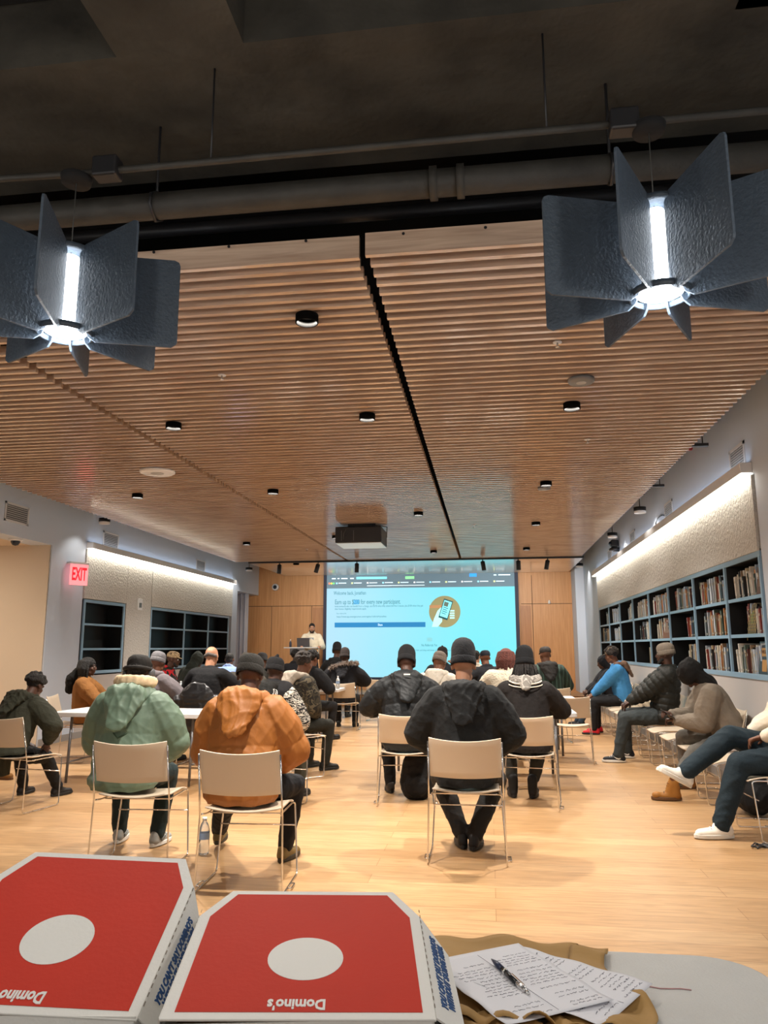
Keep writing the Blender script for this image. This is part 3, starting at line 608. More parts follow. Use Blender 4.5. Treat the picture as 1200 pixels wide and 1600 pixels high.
# ================================================================== people
def rotm(yaw=0, pitch=0, roll=0):
    return Matrix.Rotation(R(yaw), 3, 'Z') @ Matrix.Rotation(R(pitch), 3, 'X') @ Matrix.Rotation(R(roll), 3, 'Y')
I3 = Matrix.Identity(3)
class Blob:
    """rounded volumes that are fused into one continuous surface"""
    def __init__(s): s.v = []; s.f = []
    def ell(s, c, r, M=I3, n=14):
        c = Vector(c); r = (r, r, r) if not hasattr(r, '__len__') else r
        base = len(s.v); m = n // 2
        s.v.append(c + M @ Vector((0, 0, -r[2])))
        for j in range(1, m):
            a = -PI / 2 + PI * j / m
            for i in range(n):
                b = 2 * PI * i / n; s.v.append(c + M @ Vector((r[0] * math.cos(a) * math.cos(b), r[1] * math.cos(a) * math.sin(b), r[2] * math.sin(a))))
        s.v.append(c + M @ Vector((0, 0, r[2])))
        for i in range(n): s.f.append((base, base + 1 + (i + 1) % n, base + 1 + i))
        for j in range(m - 2):
            for i in range(n):
                a = base + 1 + j * n; s.f.append((a + i, a + (i + 1) % n, a + n + (i + 1) % n, a + n + i))
        t = len(s.v) - 1; a = base + 1 + (m - 2) * n
        for i in range(n): s.f.append((t, a + i, a + (i + 1) % n))
        return s
    def cap(s, p0, p1, r0, r1, flat=1, side=None, n=12):
        """tapered rounded bar; side = the wide direction, flat = depth / width"""
        p0 = Vector(p0); p1 = Vector(p1); d = p1 - p0; L = max(d.length, 1e-5); d = d / L
        sd = Vector(side) if side is not None else d.orthogonal()
        sd = (sd - d * sd.dot(d)).normalized(); b = d.cross(sd)
        rings = []
        for k in range(1, 4): a = PI / 2 * k / 4; rings.append((-r0 * math.cos(a), r0 * math.sin(a)))
        rings.append((0, r0)); rings.append((L, r1))
        for k in range(1, 4): a = PI / 2 * k / 4; rings.append((L + r1 * math.sin(a), r1 * math.cos(a)))
        base = len(s.v); s.v.append(p0 - d * r0 * 1)
        for (h, rr) in rings:
            for i in range(n): a = 2 * PI * i / n; s.v.append(p0 + d * h + (sd * math.cos(a) + b * math.sin(a) * flat) * rr)
        s.v.append(p1 + d * r1)
        for i in range(n): s.f.append((base, base + 1 + (i + 1) % n, base + 1 + i))
        for j in range(len(rings) - 1):
            for i in range(n):
                a = base + 1 + j * n; s.f.append((a + i, a + (i + 1) % n, a + n + (i + 1) % n, a + n + i))
        t = len(s.v) - 1; a = base + 1 + (len(rings) - 1) * n
        for i in range(n): s.f.append((t, a + i, a + (i + 1) % n))
        return s
    def chain(s, pts, rs, flat=1, side=None):
        for a, b, r0, r1 in zip(pts, pts[1:], rs, rs[1:]): s.cap(a, b, r0, r1, flat, side)
        return s
    def build(s, name, m, parent, vox=.012, smooth=5, disp=None, label=None, clamp=None):
        me = bpy.data.meshes.new('raw'); me.from_pydata([tuple(p) for p in s.v], [], s.f)
        o = bpy.data.objects.new('raw', me); C.objects.link(o)
        md = o.modifiers.new('r', 'REMESH'); md.mode = 'VOXEL'; md.voxel_size = vox
        if smooth: sm = o.modifiers.new('s', 'SMOOTH'); sm.iterations = smooth; sm.factor = .6
        dg = bpy.context.evaluated_depsgraph_get(); out = bpy.data.meshes.new_from_object(o.evaluated_get(dg))
        bpy.data.objects.remove(o); bpy.data.meshes.remove(me); out.materials.clear(); out.name = name
        if disp or clamp:
            n = len(out.vertices); co = np.empty(n * 3); out.vertices.foreach_get('co', co); co = co.reshape(-1, 3)
            nr = np.empty(n * 3); out.vertices.foreach_get('normal', nr); nr = nr.reshape(-1, 3)
            
            if disp: co = co + nr * disp(co)[:, None]
            if clamp is not None:
                k = (np.abs(co[:, 0]) < .262) & (co[:, 1] < .20) & (co[:, 1] > -.26) & (co[:, 2] > clamp - .2); co[k, 2] = np.maximum(co[k, 2], clamp + .004 * np.sin(co[k, 0] * 40))
            out.vertices.foreach_set('co', co.ravel()); out.update()
        return link(name, out, m, parent, True, label)
def wrinkle(amp, k, seed):
    g = np.random.default_rng(seed); A = g.normal(size=(6, 3)); A /= np.linalg.norm(A, axis=1)[:, None]; ph = g.uniform(0, 6.28, 12)
    def f(p):
        s = 0
        wx = np.sin(p @ (A[0] * k * .6) + ph[0]) + np.sin(p @ (A[1] * k * .5) + ph[1])
        for i in range(2, 6): s = s + (1 - np.abs(np.sin(p @ (A[i] * k * (.5 + .2 * i)) + ph[i] + 1.3 * wx))) ** 2
        return amp * (s / 2 - .75)
    return f
def seg_t(p, a, b):
    a = np.array(a); b = np.array(b); d = b - a; L2 = d @ d; t = np.clip(((p - a) @ d) / L2, 0, 1); q = a + t[:, None] * d
    return np.linalg.norm(p - q, axis=1), t * math.sqrt(L2)
def ik(a, b, l1, l2, hint):
    a = Vector(a); b = Vector(b); d = b - a; L = min(d.length, (l1 + l2) * .995); u = d.normalized(); b = a + u * L
    x = (l1 * l1 - l2 * l2 + L * L) / (2 * L); h = math.sqrt(max(0, l1 * l1 - x * x)); hv = Vector(hint); hv = (hv - u * hv.dot(u)).normalized()
    return a + u * x + hv * h, b
HG = {}
def hand(B, W, d, nrm, side, curl=.5, k=1.0, spread=.12):
    """palm and five fingers; d = pointing direction, nrm = back of the hand, side = thumb side sign"""
    d = Vector(d).normalized(); nrm = Vector(nrm); nrm = (nrm - d * nrm.dot(d)).normalized(); s = d.cross(nrm) * side
    P = lambda a, b, c: W + (d * a + s * b + nrm * c) * k
    B.cap(P(.0, 0, 0), P(.03, 0, 0), .026 * k, .034 * k, .6, s); B.cap(P(.03, .0, 0), P(.075, .0, 0), .036 * k, .038 * k, .42, s)
    for i, (off, L) in enumerate(((.030, .070), (.010, .078), (-.010, .072), (-.029, .056))):
        b0 = P(.082 - .004 * abs(i - 1), off, 0); a = curl * (.7 + .12 * i); dd = (d + s * (off * spread * 10)).normalized()
        q1 = dd * math.cos(a) - nrm * math.sin(a); q2 = dd * math.cos(a * 2.1) - nrm * math.sin(a * 2.1); q3 = dd * math.cos(a * 2.8) - nrm * math.sin(a * 2.8)
        p1 = b0 + q1 * L * .45 * k; p2 = p1 + q2 * L * .32 * k; p3 = p2 + q3 * L * .25 * k
        B.cap(b0 - dd * .012 * k, p1, .0095 * k, .0088 * k); B.cap(p1, p2, .0088 * k, .008 * k); B.cap(p2, p3, .008 * k, .007 * k)
    t0 = P(.022, .028, -.005); t1 = t0 + (d * .55 + s * .75 - nrm * .25).normalized() * .038 * k; t2 = t1 + (d * .9 + s * .25 - nrm * .35).normalized() * .032 * k
    B.cap(t0, t1, .014 * k, .011 * k); B.cap(t1, t2, .011 * k, .009 * k)
SKIN = {'dark': rgb('4A2E21'), 'brown': rgb('6B4430'), 'tan': rgb('B08064'), 'light': rgb('C99A80')}
def skin(k): return mat('skin_' + k, SKIN[k], .5, bump=.05, bscale=150, spec=.4)
def shoe(parent, ank, yaw, pitch, up, sole, kind='sneaker', k=1.0, name='shoe', extra=None):
    M = rotm(yaw, pitch); P = lambda x, y, z: Vector(ank) + M @ (Vector((x, y, z - .085)) * k)
    B = Blob()
    B.cap(P(0, -.045, .04), P(0, .05, .038), .038 * k, .042 * k); B.cap(P(0, .05, .038), P(0, .15, .03), .042 * k, .036 * k, .85, M @ Vector((1, 0, 0))); B.cap(P(0, -.03, .07), P(0, .03, .075), .036 * k, .034 * k)
    if kind == 'boot': B.cap(P(0, -.03, .05), P(0, -.02, .17), .045 * k, .05 * k); B.cap(P(0, .03, .06), P(0, .0, .14), .04 * k, .045 * k); B.ell(P(0, .14, .04), (.045 * k, .05 * k, .035 * k), M)
    else: B.cap(P(0, -.035, .07), P(0, -.01, .085), .038 * k, .038 * k)
    o = B.build(name, up, parent, .010 * k, 4)
    pts = []
    for i in range(20):
        a = 2 * PI * i / 20; x = math.cos(a) * .045; y = .055 + math.sin(a) * .14
        x *= 1 + .12 * math.sin(a); pts.append((x * k, y * k))
    MM = Matrix.Translation(Vector(ank)) @ M.to_4x4() @ Matrix.Translation((0, 0, -.085 * k))
    MB().prism(pts, 0, (.028 if kind != 'boot' else .03) * k, M=MM).build('sole', sole, o, .005)
    if kind == 'nike' or extra is not None:
        sw = [(0, 0), (.02, -.012), (.05, -.004), (.085, .022), (.048, .006), (.02, .002), (.008, .012)]
        for sd in (-1, 1):
            S = MM @ Matrix.Translation((sd * .0415 * k, -.02 * k, .045 * k)) @ Matrix.Rotation(PI / 2, 4, 'Z') @ Matrix.Rotation(PI / 2, 4, 'X')
            MB().prism([(x * k, y * k) for x, y in sw], -.0035, .0035, M=S).build('swoosh', extra or black_metal, o)
    if kind != 'slip':
        mb = MB()
        for i in range(4):
            y = .035 + i * .022; z = .081 - i * .007; mb.tube([P(-.024, y, z - .004), P(0, y, z + .006), P(.024, y, z - .004)], .0038 * k, 5)
        if kind == 'boot':
            for i in range(3):
                z = .10 + i * .025; mb.tube([P(-.028, .042 - i * .006, z), P(0, .056 - i * .007, z + .003), P(.028, .042 - i * .006, z)], .004 * k, 5)
        mb.build('laces', extra if kind == 'nike' and extra else sole, o)
    return o
def person(label, x, y, deg, z=0, s=1.0, lean=8, side=0, hy=0, hp=-8, hr=0, bulk=.02, jacket='22211F', pants='15161A', shoes=None, sk='brown', hat=None, hair=None, hood=None, hands=None, feet=None, elbow=None, wr=.004, near=False, stand=False, seat=.46, face=False, name='person', puff=0, seed=1, beard=None, jm=None, pm=None, collar=None, hem=.5, cat='person', twist=0, fine=None, jl=None, drop=0, curl=.6, legw=1.0, shname='jacket', handdir=None):
    t = thing(name, label, cat, (x, y, z), R(deg)); t.scale = (s, s, s)
    V = fine or (.0095 if near else .013)
    sp = rotm(0, -lean, side)
    hip = Vector((0, 0, seat + .085)) if not stand else Vector((0, 0, .93))
    U = sp @ Vector((0, 0, 1)); tw = rotm(twist); X = tw @ (sp @ Vector((1, 0, 0)))
    chest = hip + U * .34; shc = hip + U * (.49 - drop); nk = hip + U * (.55 - drop); HR = rotm(hy, hp, hr)
    hc = nk + U * .06 + HR @ Vector((0, .035, .105))
    S = {q: shc + X * (q * .175) for q in (-1, 1)}
    hands = hands or {-1: (-.16, .34, .58), 1: (.16, .34, .58)}
    elbow = elbow or {-1: (-1, -.5, -.6), 1: (1, -.5, -.6)}
    E_ = {}; W_ = {}
    for q in (-1, 1): E_[q], W_[q] = ik(S[q], hands[q], .30, .27, elbow[q])
    if stand: feet = feet or {-1: (-.11, .0, .09), 1: (.11, .05, .09)}
    feet = feet or {-1: (-.15, .42, .09), 1: (.15, .42, .09)}
    HJ = {q: hip + Vector((q * .09, .02, -.01)) for q in (-1, 1)}; K_ = {}; A_ = {}
    for q in (-1, 1):
        f = feet[q]; kh = f[3] if len(f) > 3 and hasattr(f[3], '__len__') else (q * .25, 1, .9)
        K_[q], A_[q] = ik(HJ[q], f[:3], .44, .43, kh if not stand else (0, 1, 0))
    # --- the body, one continuous skin
    B = Blob(); H = lambda a, b, c: hc + HR @ Vector((a, b, c))
    B.ell(H(0, -.014, .03), (.074, .094, .084), HR, 20); B.ell(H(0, .028, -.03), (.06, .064, .085), HR, 16); B.cap(H(-.032, .03, -.078), H(.032, .03, -.078), .030, .030); B.ell(H(0, .066, -.098), (.024, .02, .02), HR)
    B.cap(H(0, .086, .012), H(0, .104, -.026), .009, .0125); B.ell(H(.013, .094, -.033), .009); B.ell(H(-.013, .094, -.033), .009)
    B.cap(H(-.036, .076, .026), H(.036, .076, .026), .012, .012); B.ell(H(.042, .058, -.028), (.022, .02, .024), HR); B.ell(H(-.042, .058, -.028), (.022, .02, .024), HR)
    B.ell(H(0, .086, -.058), (.024, .011, .007), HR); B.ell(H(0, .084, -.070), (.020, .011, .008), HR)
    for q in (-1, 1): B.ell(H(q * .080, -.008, -.006), (.010, .021, .032), HR)
    B.cap(H(0, -.02, -.05), nk - U * .03, .055, .062)
    B.cap(hip, chest, .13, .14, .7, X); B.cap(chest, shc - U * .04, .14, .10, .7, X)
    for q in (-1, 1):
        B.cap(S[q] - X * q * .04, E_[q], .052, .040); B.cap(E_[q], W_[q], .040, .027)
        B.cap(HJ[q], K_[q], .080, .055); B.cap(K_[q], A_[q], .055, .036); B.cap(A_[q], A_[q] + Vector((0, .09, -.045)), .032, .022)
        fd = (W_[q] - E_[q]).normalized(); hd = handdir[q] if handdir else (fd, (0, -.3, 1))
        hand(B, W_[q] + fd * .012, hd[0], hd[1], -q, curl)
    B.build('body', skin(sk), t, min(V, .0085) if (near or face) else .011, 2, clamp=None if stand else .472 / s)
    if face:
        for q in (-1, 1):
            MB().lathe([(0, -.011), (.008, -.008), (.011, 0), (.008, .008), (0, .011)], 10, M=Matrix.Translation(H(q * .031, .078, .006)), caps=False).build('eye', mat('eye_white', (.6, .58, .55), .2), t)
            MB().cyl(H(q * .031, .0865, .006), H(q * .031, .0902, .006), .0055, 10).build('iris', mat('eye_dark', (.02, .012, .008), .2), t)
            MB().tube([H(q * .014, .092, .027), H(q * .032, .0925, .031), H(q * .05, .079, .026)], .0035, 5).build('eyebrow', mat('hair_black', (.012, .010, .009), .8, bump=.8, bscale=80), t)
        MB().tube([H(-.022, .092, -.063), H(0, .0985, -.0645), H(.022, .092, -.063)], .0022, 5).build('mouth_line', mat('lip', (.16, .05, .04), .5), t)
    if beard: 
        b = Blob(); b.cap(H(-.05, .035, -.06), H(-.03, .065, -.095), .022, .022); b.cap(H(.05, .035, -.06), H(.03, .065, -.095), .022, .022); b.cap(H(-.03, .065, -.095), H(.03, .065, -.095), .025, .025); b.cap(H(-.02, .092, -.047), H(.02, .092, -.047), .007, .007)
        b.build('beard', mat('hair_black', (.012, .010, .009), .8, bump=.8, bscale=80), t, .007, 2)
    # --- trousers
    pm = pm or cloth(pants)
    B = Blob(); B.ell(hip + Vector((0, .0, -.0)), (.185, .15, .115)); 
    for q in (-1, 1):
        k_ = legw
        B.chain([HJ[q], (HJ[q] + K_[q]) / 2, K_[q]], [.098 * k_, .092 * k_, .074 * k_]); d_ = (A_[q] - K_[q]); B.chain([K_[q], K_[q] + d_ * .45, A_[q] - d_.normalized() * (.10 if shoes and shoes[2] == 'boot' else .01)], [.074 * k_, .070 * k_, .058 * k_])
    wf = wrinkle(.007 if near else .006, 26, seed + 50)
    B.build('trousers', pm, t, V * 1.1, 5, wf, clamp=None if stand else .468 / s - .0)
    # --- shoes
    shoes = shoes or ('15140F', '0C0C0C', 'sneaker')
    for q in (-1, 1):
        ff = feet[q]; yw = ff[4] if len(ff) > 4 else -q * 8; pt = ff[5] if len(ff) > 5 else 0
        shoe(t, A_[q], yw, pt, cloth(shoes[0], rough=.6, bump=.15), mat('sole_' + shoes[1], shoes[1], .6), shoes[2], extra=(mat('swoosh_' + shoes[3], shoes[3], .5) if len(shoes) > 3 else None))
    # --- jacket
    jm = jm or cloth(jacket, rough=.55 if puff else .85)
    B = Blob(); b = bulk
    B.cap(hip + U * (.02 - .06 * (hem < .5)), hip + U * .20, .175 + b, .185 + b, .74, X); B.cap(hip + U * .20, hip + U * .38, .185 + b, .19 + b * .9, .72, X)
    B.cap(shc - X * .11 - U * .02, shc + X * .11 - U * .02, .085 + b * .6, .085 + b * .6); B.cap(hip + U * .38, nk - U * .03, .17 + b * .7, .075 + b * .3, .72, X)
    for q in (-1, 1):
        B.cap(shc + X * q * .12 - U * .01, nk, .075 + b * .6, .065); B.chain([S[q] - U * .015, (S[q] + E_[q]) / 2, E_[q]], [.078 + b * .7, .072 + b, .062 + b * .9]); B.chain([E_[q], (E_[q] + W_[q]) / 2, W_[q] - (W_[q] - E_[q]).normalized() * .01], [.062 + b * .9, .056 + b * .7, .042 + b * .3])
    if hem < .5: B.ell(hip + Vector((0, -.01, -.015)), (.225 + b * .6, .18 + b * .3, .115)); 
    if hood != 'none' and collar is not False:
        for i in range(10):
            a = 2 * PI * i / 10; p = nk + X * math.cos(a) * .075 + (sp @ Vector((0, 1, 0))) * (math.sin(a) * .07) + U * (.012 - .02 * math.sin(a)); B.ell(p, .036)
    Y = sp @ Vector((0, 1, 0))
    wj = wrinkle(wr, 24 if near else 30, seed)
    def disp(p):
        d = wj(p)
        if puff:
            D = []; T = []
            d0, t0 = seg_t(p, hip, nk); D.append(d0 - .16); T.append(t0)
            for q in (-1, 1):
                d1, t1 = seg_t(p, S[q], E_[q]); D.append(d1 - .07); T.append(t1); d2, t2 = seg_t(p, E_[q], W_[q]); D.append(d2 - .06); T.append(t2 + .3)
            D = np.array(D); T = np.array(T); ix = D.argmin(0); tt = T[ix, np.arange(len(ix))]
            d = d - .014 * (1 - np.abs(np.sin(PI * (tt + .02) / puff)) ** .45)
        return d
    B.build(shname, jm, t, V, 6 if near else 5, disp, label=jl, clamp=None if stand else .474 / s)
    if hood == 'down':
        B = Blob()
        for i in range(9):
            a = PI * (1.0 + i / 8); r = .105 + b * .35; p = nk + X * math.cos(a) * r + Y * math.sin(a) * (r + .01) + U * (.005 + .01 * math.sin(a)); B.ell(p, (.042 + b * .2, .042 + b * .2, .045 + b * .2), sp)
        B.cap(nk - Y * (.125 + b * .7) - U * .06, nk - Y * (.155 + b * 1.1) - U * (.15 + b * .6), .105 + b * .8, .06 + b * .5, .42, X)
        B.cap(nk - Y * (.11 + b * .5) - U * .01 + X * .07, nk - Y * (.11 + b * .5) - U * .01 - X * .07, .045 + b * .5, .045 + b * .5)
        h2 = wrinkle(wr * 1.8, 34, seed + 7); B.build('hood', jm if collar is None else cloth(collar), t, V, 5, h2)
    if hood == 'up' or (isinstance(hood, tuple) and hood[0] == 'up'):
        hm = jm if not isinstance(hood, tuple) else cloth(hood[1])
        fo = .02 if isinstance(hood, tuple) else 0
        B = Blob(); B.ell(H(0, -.028 + fo, .012), (.104, .118 + fo, .135), HR); B.ell(H(0, -.05, .09), (.06, .07, .06), HR); B.chain([H(0, -.05, -.04), nk - Y * .05 + U * .0, nk - Y * .04 - U * .07], [.095, .11, .12], .8, X)
        B.build('hood', hm, t, V, 4, wrinkle(.006, 30, seed + 3))
    # --- headgear and hair
    hb = mat('hair_black', (.012, .010, .009), .8, bump=.8, bscale=80)
    HM = Matrix.Translation(hc) @ HR.to_4x4()
    if hat:
        kind, hc1 = hat[0], hat[1]
        hm = mat('knit_' + hc1, hc1, .95, bump=.7, bscale=70, stretch=(3, 3, .6), dist=.01, var=.12, vscale=30) if kind != 'cap' else cloth(hc1)
        if kind in ('beanie', 'tall'):
            hh = 1.0 if kind == 'beanie' else 1.45
            M = HM @ Matrix.Translation((0, -.014, .028)) @ Matrix.Rotation(R(-9), 4, 'X')
            pr = [(.080, -.005), (.0865, .0), (.0875, .035), (.086, .065 * hh), (.076, .088 * hh), (.058, .105 * hh), (.034, .114 * hh), (.0, .117 * hh)]
            o = MB().lathe(pr, 28, sx=1, sy=1.2, M=M, caps=False).build('beanie', hm, t)
            n = 28; cf = [(.084, -.030), (.089, -.032), (.0915, -.01), (.091, .018), (.0875, .026), (.085, .022)]
            MB().lathe(cf, 28, sx=1, sy=1.19, M=M, caps=False).build('cuff', hm, o)
            if len(hat) > 2:
                bb = Blob(); p = H(*hat[2]); bb.cap(H(0, -.02, .09), p, .055, .018); bb.build('beanie_tip', hm, o, .008, 3)
        if kind == 'cap':
            M = HM @ Matrix.Translation((0, -.012, .045))
            o = MB().lathe([(.083, -.01), (.085, .02), (.078, .055), (.055, .078), (.02, .086), (0, .087)], 24, sy=1.2, M=M, caps=False).build('cap', hm, t)
            MB().grid(lambda u, v: ((u - .5) * .13 * (1 - .2 * v), .095 + v * .07 - .035 * (2 * u - 1) ** 2, .0 - .012 * v), 8, 3, M=M).build('peak', hm, o, solid=.004)
        if kind == 'headphones':
            MB().tube([H(math.sin(a) * .092, -.01, math.cos(a) * .115 + .0) for a in [R(-80 + 16 * i) for i in range(11)]], .009, 8).build('headphone_band', hm, t)
            for q in (-1, 1): MB().lathe([(.035, -.012), (.04, .0), (.035, .016)], 16, M=HM @ Matrix.Translation((q * .088, -.005, -.005)) @ Matrix.Rotation(PI / 2, 4, 'Y')).build('ear_cup', hm, t)
    if hair:
        rr = random.Random(seed); kind, hcol = hair[0], hair[1]; hmm = mat('hair_' + hcol, hcol, .75, bump=.9, bscale=70, var=.3, vscale=40)
        B = Blob()
        if kind == 'curly':
            for i in range(110):
                th = rr.uniform(0, 2 * PI); u = rr.uniform(-.15, 1); r = math.sqrt(1 - u * u); yy = r * math.sin(th)
                if yy > .55 and u < .5: continue
                B.ell(H(.09 * r * math.cos(th), -.016 + .108 * yy, .035 + .10 * u), rr.uniform(.016, .027))
            B.ell(H(0, -.02, .04), (.082, .10, .09), HR); B.build('hair', hmm, t, .008, 1)
        if kind == 'short':
            B.ell(H(0, -.02, .042), (.0785, .099, .084), HR, 20); B.ell(H(0, -.05, -.01), (.069, .062, .06), HR); B.build('hair', hmm, t, .008, 2, wrinkle(.003, 120, seed))
        if kind == 'fade':
            B.ell(H(0, -.020, .037), (.0785, .0965, .084), HR, 20); B.build('hair', hmm, t, .008, 2)
        if kind == 'long':
            B.ell(H(0, -.02, .045), (.09, .11, .09), HR)
            for i in range(46):
                a = PI * (.90 + 1.2 * i / 45) + rr.uniform(-.06, .06); rx = .095 + rr.uniform(0, .02)
                p0 = H(rx * .8 * math.cos(a), -.02 + rx * math.sin(a), .07); p1 = H(rx * 1.1 * math.cos(a), -.02 + rx * 1.15 * math.sin(a), -.03); p2 = H(rx * 1.0 * math.cos(a) + rr.uniform(-.02, .02), -.01 + rx * 1.05 * math.sin(a), -.14 + rr.uniform(-.03, .03))
                B.chain([p0, p1, p2], [.02, .017, .008])
            B.build('hair', hmm, t, .009, 1)
        if kind == 'dreads':
            mb = MB()
            for i in range(40):
                a = PI * (.92 + 1.16 * i / 39) + rr.uniform(-.05, .05); rx = .082 + rr.uniform(0, .02); L_ = rr.uniform(.12, .22)
                mb.tube([H(rx * math.cos(a), -.015 + rx * 1.15 * math.sin(a), .0), H(rx * 1.2 * math.cos(a), -.02 + rx * 1.25 * math.sin(a), -L_ * .5), H(rx * 1.35 * math.cos(a) + rr.uniform(-.01, .01), -.035 + rx * 1.25 * math.sin(a), -L_)], .0075, 6)
            mb.build('dreadlocks', hmm, t)
    bpy.context.view_layer.update()
    return dict(t=t, H=H, HM=HM, HR=HR, hc=hc, nk=nk, U=U, X=X, Y=Y, hip=hip, S=S, E=E_, W=W_, K=K_, A=A_, V=V, sp=sp)
def LO(x, y, deg, wx, wy, wz=.09):
    a = R(-deg); dx, dy = wx - x, wy - y
    return (dx * math.cos(a) - dy * math.sin(a), dx * math.sin(a) + dy * math.cos(a), wz)
WIDE = {-1: (-.10, .30, .62), 1: (.10, .30, .62)}; EW = {-1: (-1, -.15, -.35), 1: (1, -.15, -.35)}
TBL = {-1: (-.17, .42, .79), 1: (.17, .42, .79)}; ET = {-1: (-1, -.3, -.4), 1: (1, -.3, -.4)}
GA = 'white chairs with chrome sled frames along the right wall'
# ---- left block, near rows
chair(-2.36, 5.18, 5, 'white-backed chrome chair under the person in the sage green puffer jacket')
chair(-1.50, 4.84, 3, 'white-backed chrome chair under the person in the tan orange puffer jacket')
chair(-4.26, 6.75, -10, 'white-backed chrome chair under the curly-haired person at the left edge')
P = person('person in a sage green puffer jacket with a cream sweatshirt hood, seen from behind', -2.52, 5.20, 3, bulk=.062, jacket='5F7562', pants='1B2A2C', shoes=('8E908C', 'C9C8C2', 'nike', '4A4E4C'), sk='dark', hat=('cap', '1A1714'), hood='down', hands=WIDE, elbow=EW, wr=.007, near=True, hp=-12, lean=10, seed=11, feet={-1: (-.22, .50, .09), 1: (.10, .42, .09)}, hair=('fade', '16110E'), hem=.3, puff=.30, jm=mat('sage_nylon', rgb('5E7260'), .6, bump=.25, bscale=18, dist=.012, var=.06))
b = Blob(); n_, X_, Y_, U_ = P['nk'], P['X'], P['Y'], P['U']
for i in range(11):
    a = PI * (.95 + 1.1 * i / 10); b.ell(n_ + X_ * math.cos(a) * .125 + Y_ * math.sin(a) * .105 + U_ * .095, (.034, .034, .045))
b.build('sweatshirt_hood', cloth('D8BE9A'), P['t'], .0095, 4, wrinkle(.005, 30, 4))
MB().tube([P['H'](math.cos(a) * .094, -.012 + .113 * math.sin(a) * .97, .022) for a in [2 * PI * i / 24 for i in range(25)]], .015, 8).build('ear_warmer', cloth('1E1A17'), P['t'])
for q in (-1, 1): MB().lathe([(.03, -.014), (.036, 0), (.03, .014)], 16, M=P['HM'] @ Matrix.Translation((q * .098, 0, .0)) @ Matrix.Rotation(PI / 2, 4, 'Y')).build('ear_cup', mat('headphone_grey', (.08, .08, .085), .4), P['t'])
MB().tube([P['S'][-1] + Vector((.02, -.105, -.12)), P['hip'] + U_ * .28 + Vector((0, -.185, .0)), P['S'][1] + Vector((-.02, -.105, -.12))], .005, 6).build('back_seam', cloth('3F5242'), P['t'])

P = person('person in a tan orange puffer jacket and black beanie, seen from behind', -1.57, 4.86, 0, bulk=.06, jacket='B0702F', pants='101014', shoes=('6E5A33', '2A2418', 'sneaker'), sk='dark', hat=('beanie', '17140F'), hood='down', hands=WIDE, elbow=EW, wr=.0075, near=True, hp=-14, lean=12, side=-2, seed=21, hem=.3, feet={-1: (-.42, .80, .09), 1: (.16, .50, .09, (.6, 1, .9), -14)}, puff=.27, jm=mat('orange_nylon', rgb('965A1E'), .6, bump=.25, bscale=18, dist=.012, var=.06))
P = person('curly-haired person in a dark olive coat at the left edge, seen from behind', -4.42, 6.72, -14, bulk=.045, jacket='2B2B20', pants='121214', shoes=('191512', '0E0C0A', 'sneaker'), sk='dark', hair=('curly', '171310'), hands={-1: (-.05, .30, .60), 1: (.22, .34, .62)}, elbow=EW, wr=.008, near=True, hp=-26, lean=24, s=.90, seed=31, hood='down', hem=.3, feet={-1: LO(-4.22, 6.72, -14, -4.42, 7.40), 1: LO(-4.22, 6.72, -14, -4.0, 7.38)})
# ---- left block, middle rows
chair(-2.02, 7.15, -16, 'white-backed chrome chair under the person in the patterned black and white jacket')
P = person('person in a black beanie and a black jacket with zebra-patterned sleeves, seen from behind', -2.10, 7.2, -14, bulk=.045, pants='3B3A30', shoes=('15130F', '0C0C0C', 'sneaker'), sk='dark', hat=('beanie', '100F12', (.03, -.03, .155)), hood='down', collar='171614', hands=WIDE, elbow=EW, wr=.006, hp=-6, lean=10, s=.96, seed=41, jm=pattern_mat('zebra_fleece', ['131214', '131214', 'C9C2B4', '131214', 'C9C2B4'], 9, 'noise', stretch=(1, 1, 2.6), pos=[0, .40, .46, .50, .56]))
yo = Blob(); yo.cap(P['nk'] - P['U'] * .05 - P['X'] * .13, P['nk'] - P['U'] * .05 + P['X'] * .13, .13, .13, .95); yo.cap(P['nk'] - P['U'] * .05, P['hip'] + P['U'] * .36 - P['Y'] * .02, .155, .19, .82, P['X'])
yo.build('yoke', cloth('131214'), P['t'], .012, 5)
PM = Matrix.Translation(P['S'][1] - P['Y'] * .175 - P['X'] * .045 + P['U'] * .0) @ P['sp'].to_4x4() @ Matrix.Rotation(PI / 2, 4, 'X') @ Matrix.Rotation(R(-12), 4, 'X')
lg = mat('logo_white', (.78, .77, .74), .6)
text('THE\nNORTH\nFACE', .026, lg, P['t'], PM, 'sleeve_logo', .0015, 'RIGHT', space=.8)
mb = MB()
for i in range(3):
    r = .012 + i * .010; mb.tube([PM @ Vector((.008 + math.cos(a) * r, -.028 + math.sin(a) * r * 1.6, 0)) for a in [PI / 2 * k / 6 for k in range(7)]], .0025, 5)
mb.build('sleeve_logo_arcs', lg, P['t'])
chair(-2.20, 8.75, -40, 'white-backed chrome chair beside the person in camouflage with the grey hood')
person('person in a camouflage jacket and grey hood turned right, behind the zebra-patterned jacket', -2.33, 8.95, -38, bulk=.035, pants='26251E', sk='brown', hair=('curly', '2A211B'), hood='down', collar='A59A8C', hy=-10, lean=14, seed=51, jm=pattern_mat('camouflage', ['3B3528', '231F1A', '5C5240', '2F2B20'], 7, pos=[0, .42, .52, .6]), hands=WIDE)
chair(-2.95, 11.75, -30, 'white-backed chrome chair under the person in the long black coat by the aisle')
person('person in a long black coat sitting side-on by the aisle, boots on the floor', -2.86, 11.9, -32, bulk=.04, pants='131315', jacket='0F0F12', shoes=('0E0D0D', '090909', 'boot'), sk='brown', hair=('curly', '0F0C0C'), hood='down', lean=10, seed=61, hands=TBL, hem=.2)
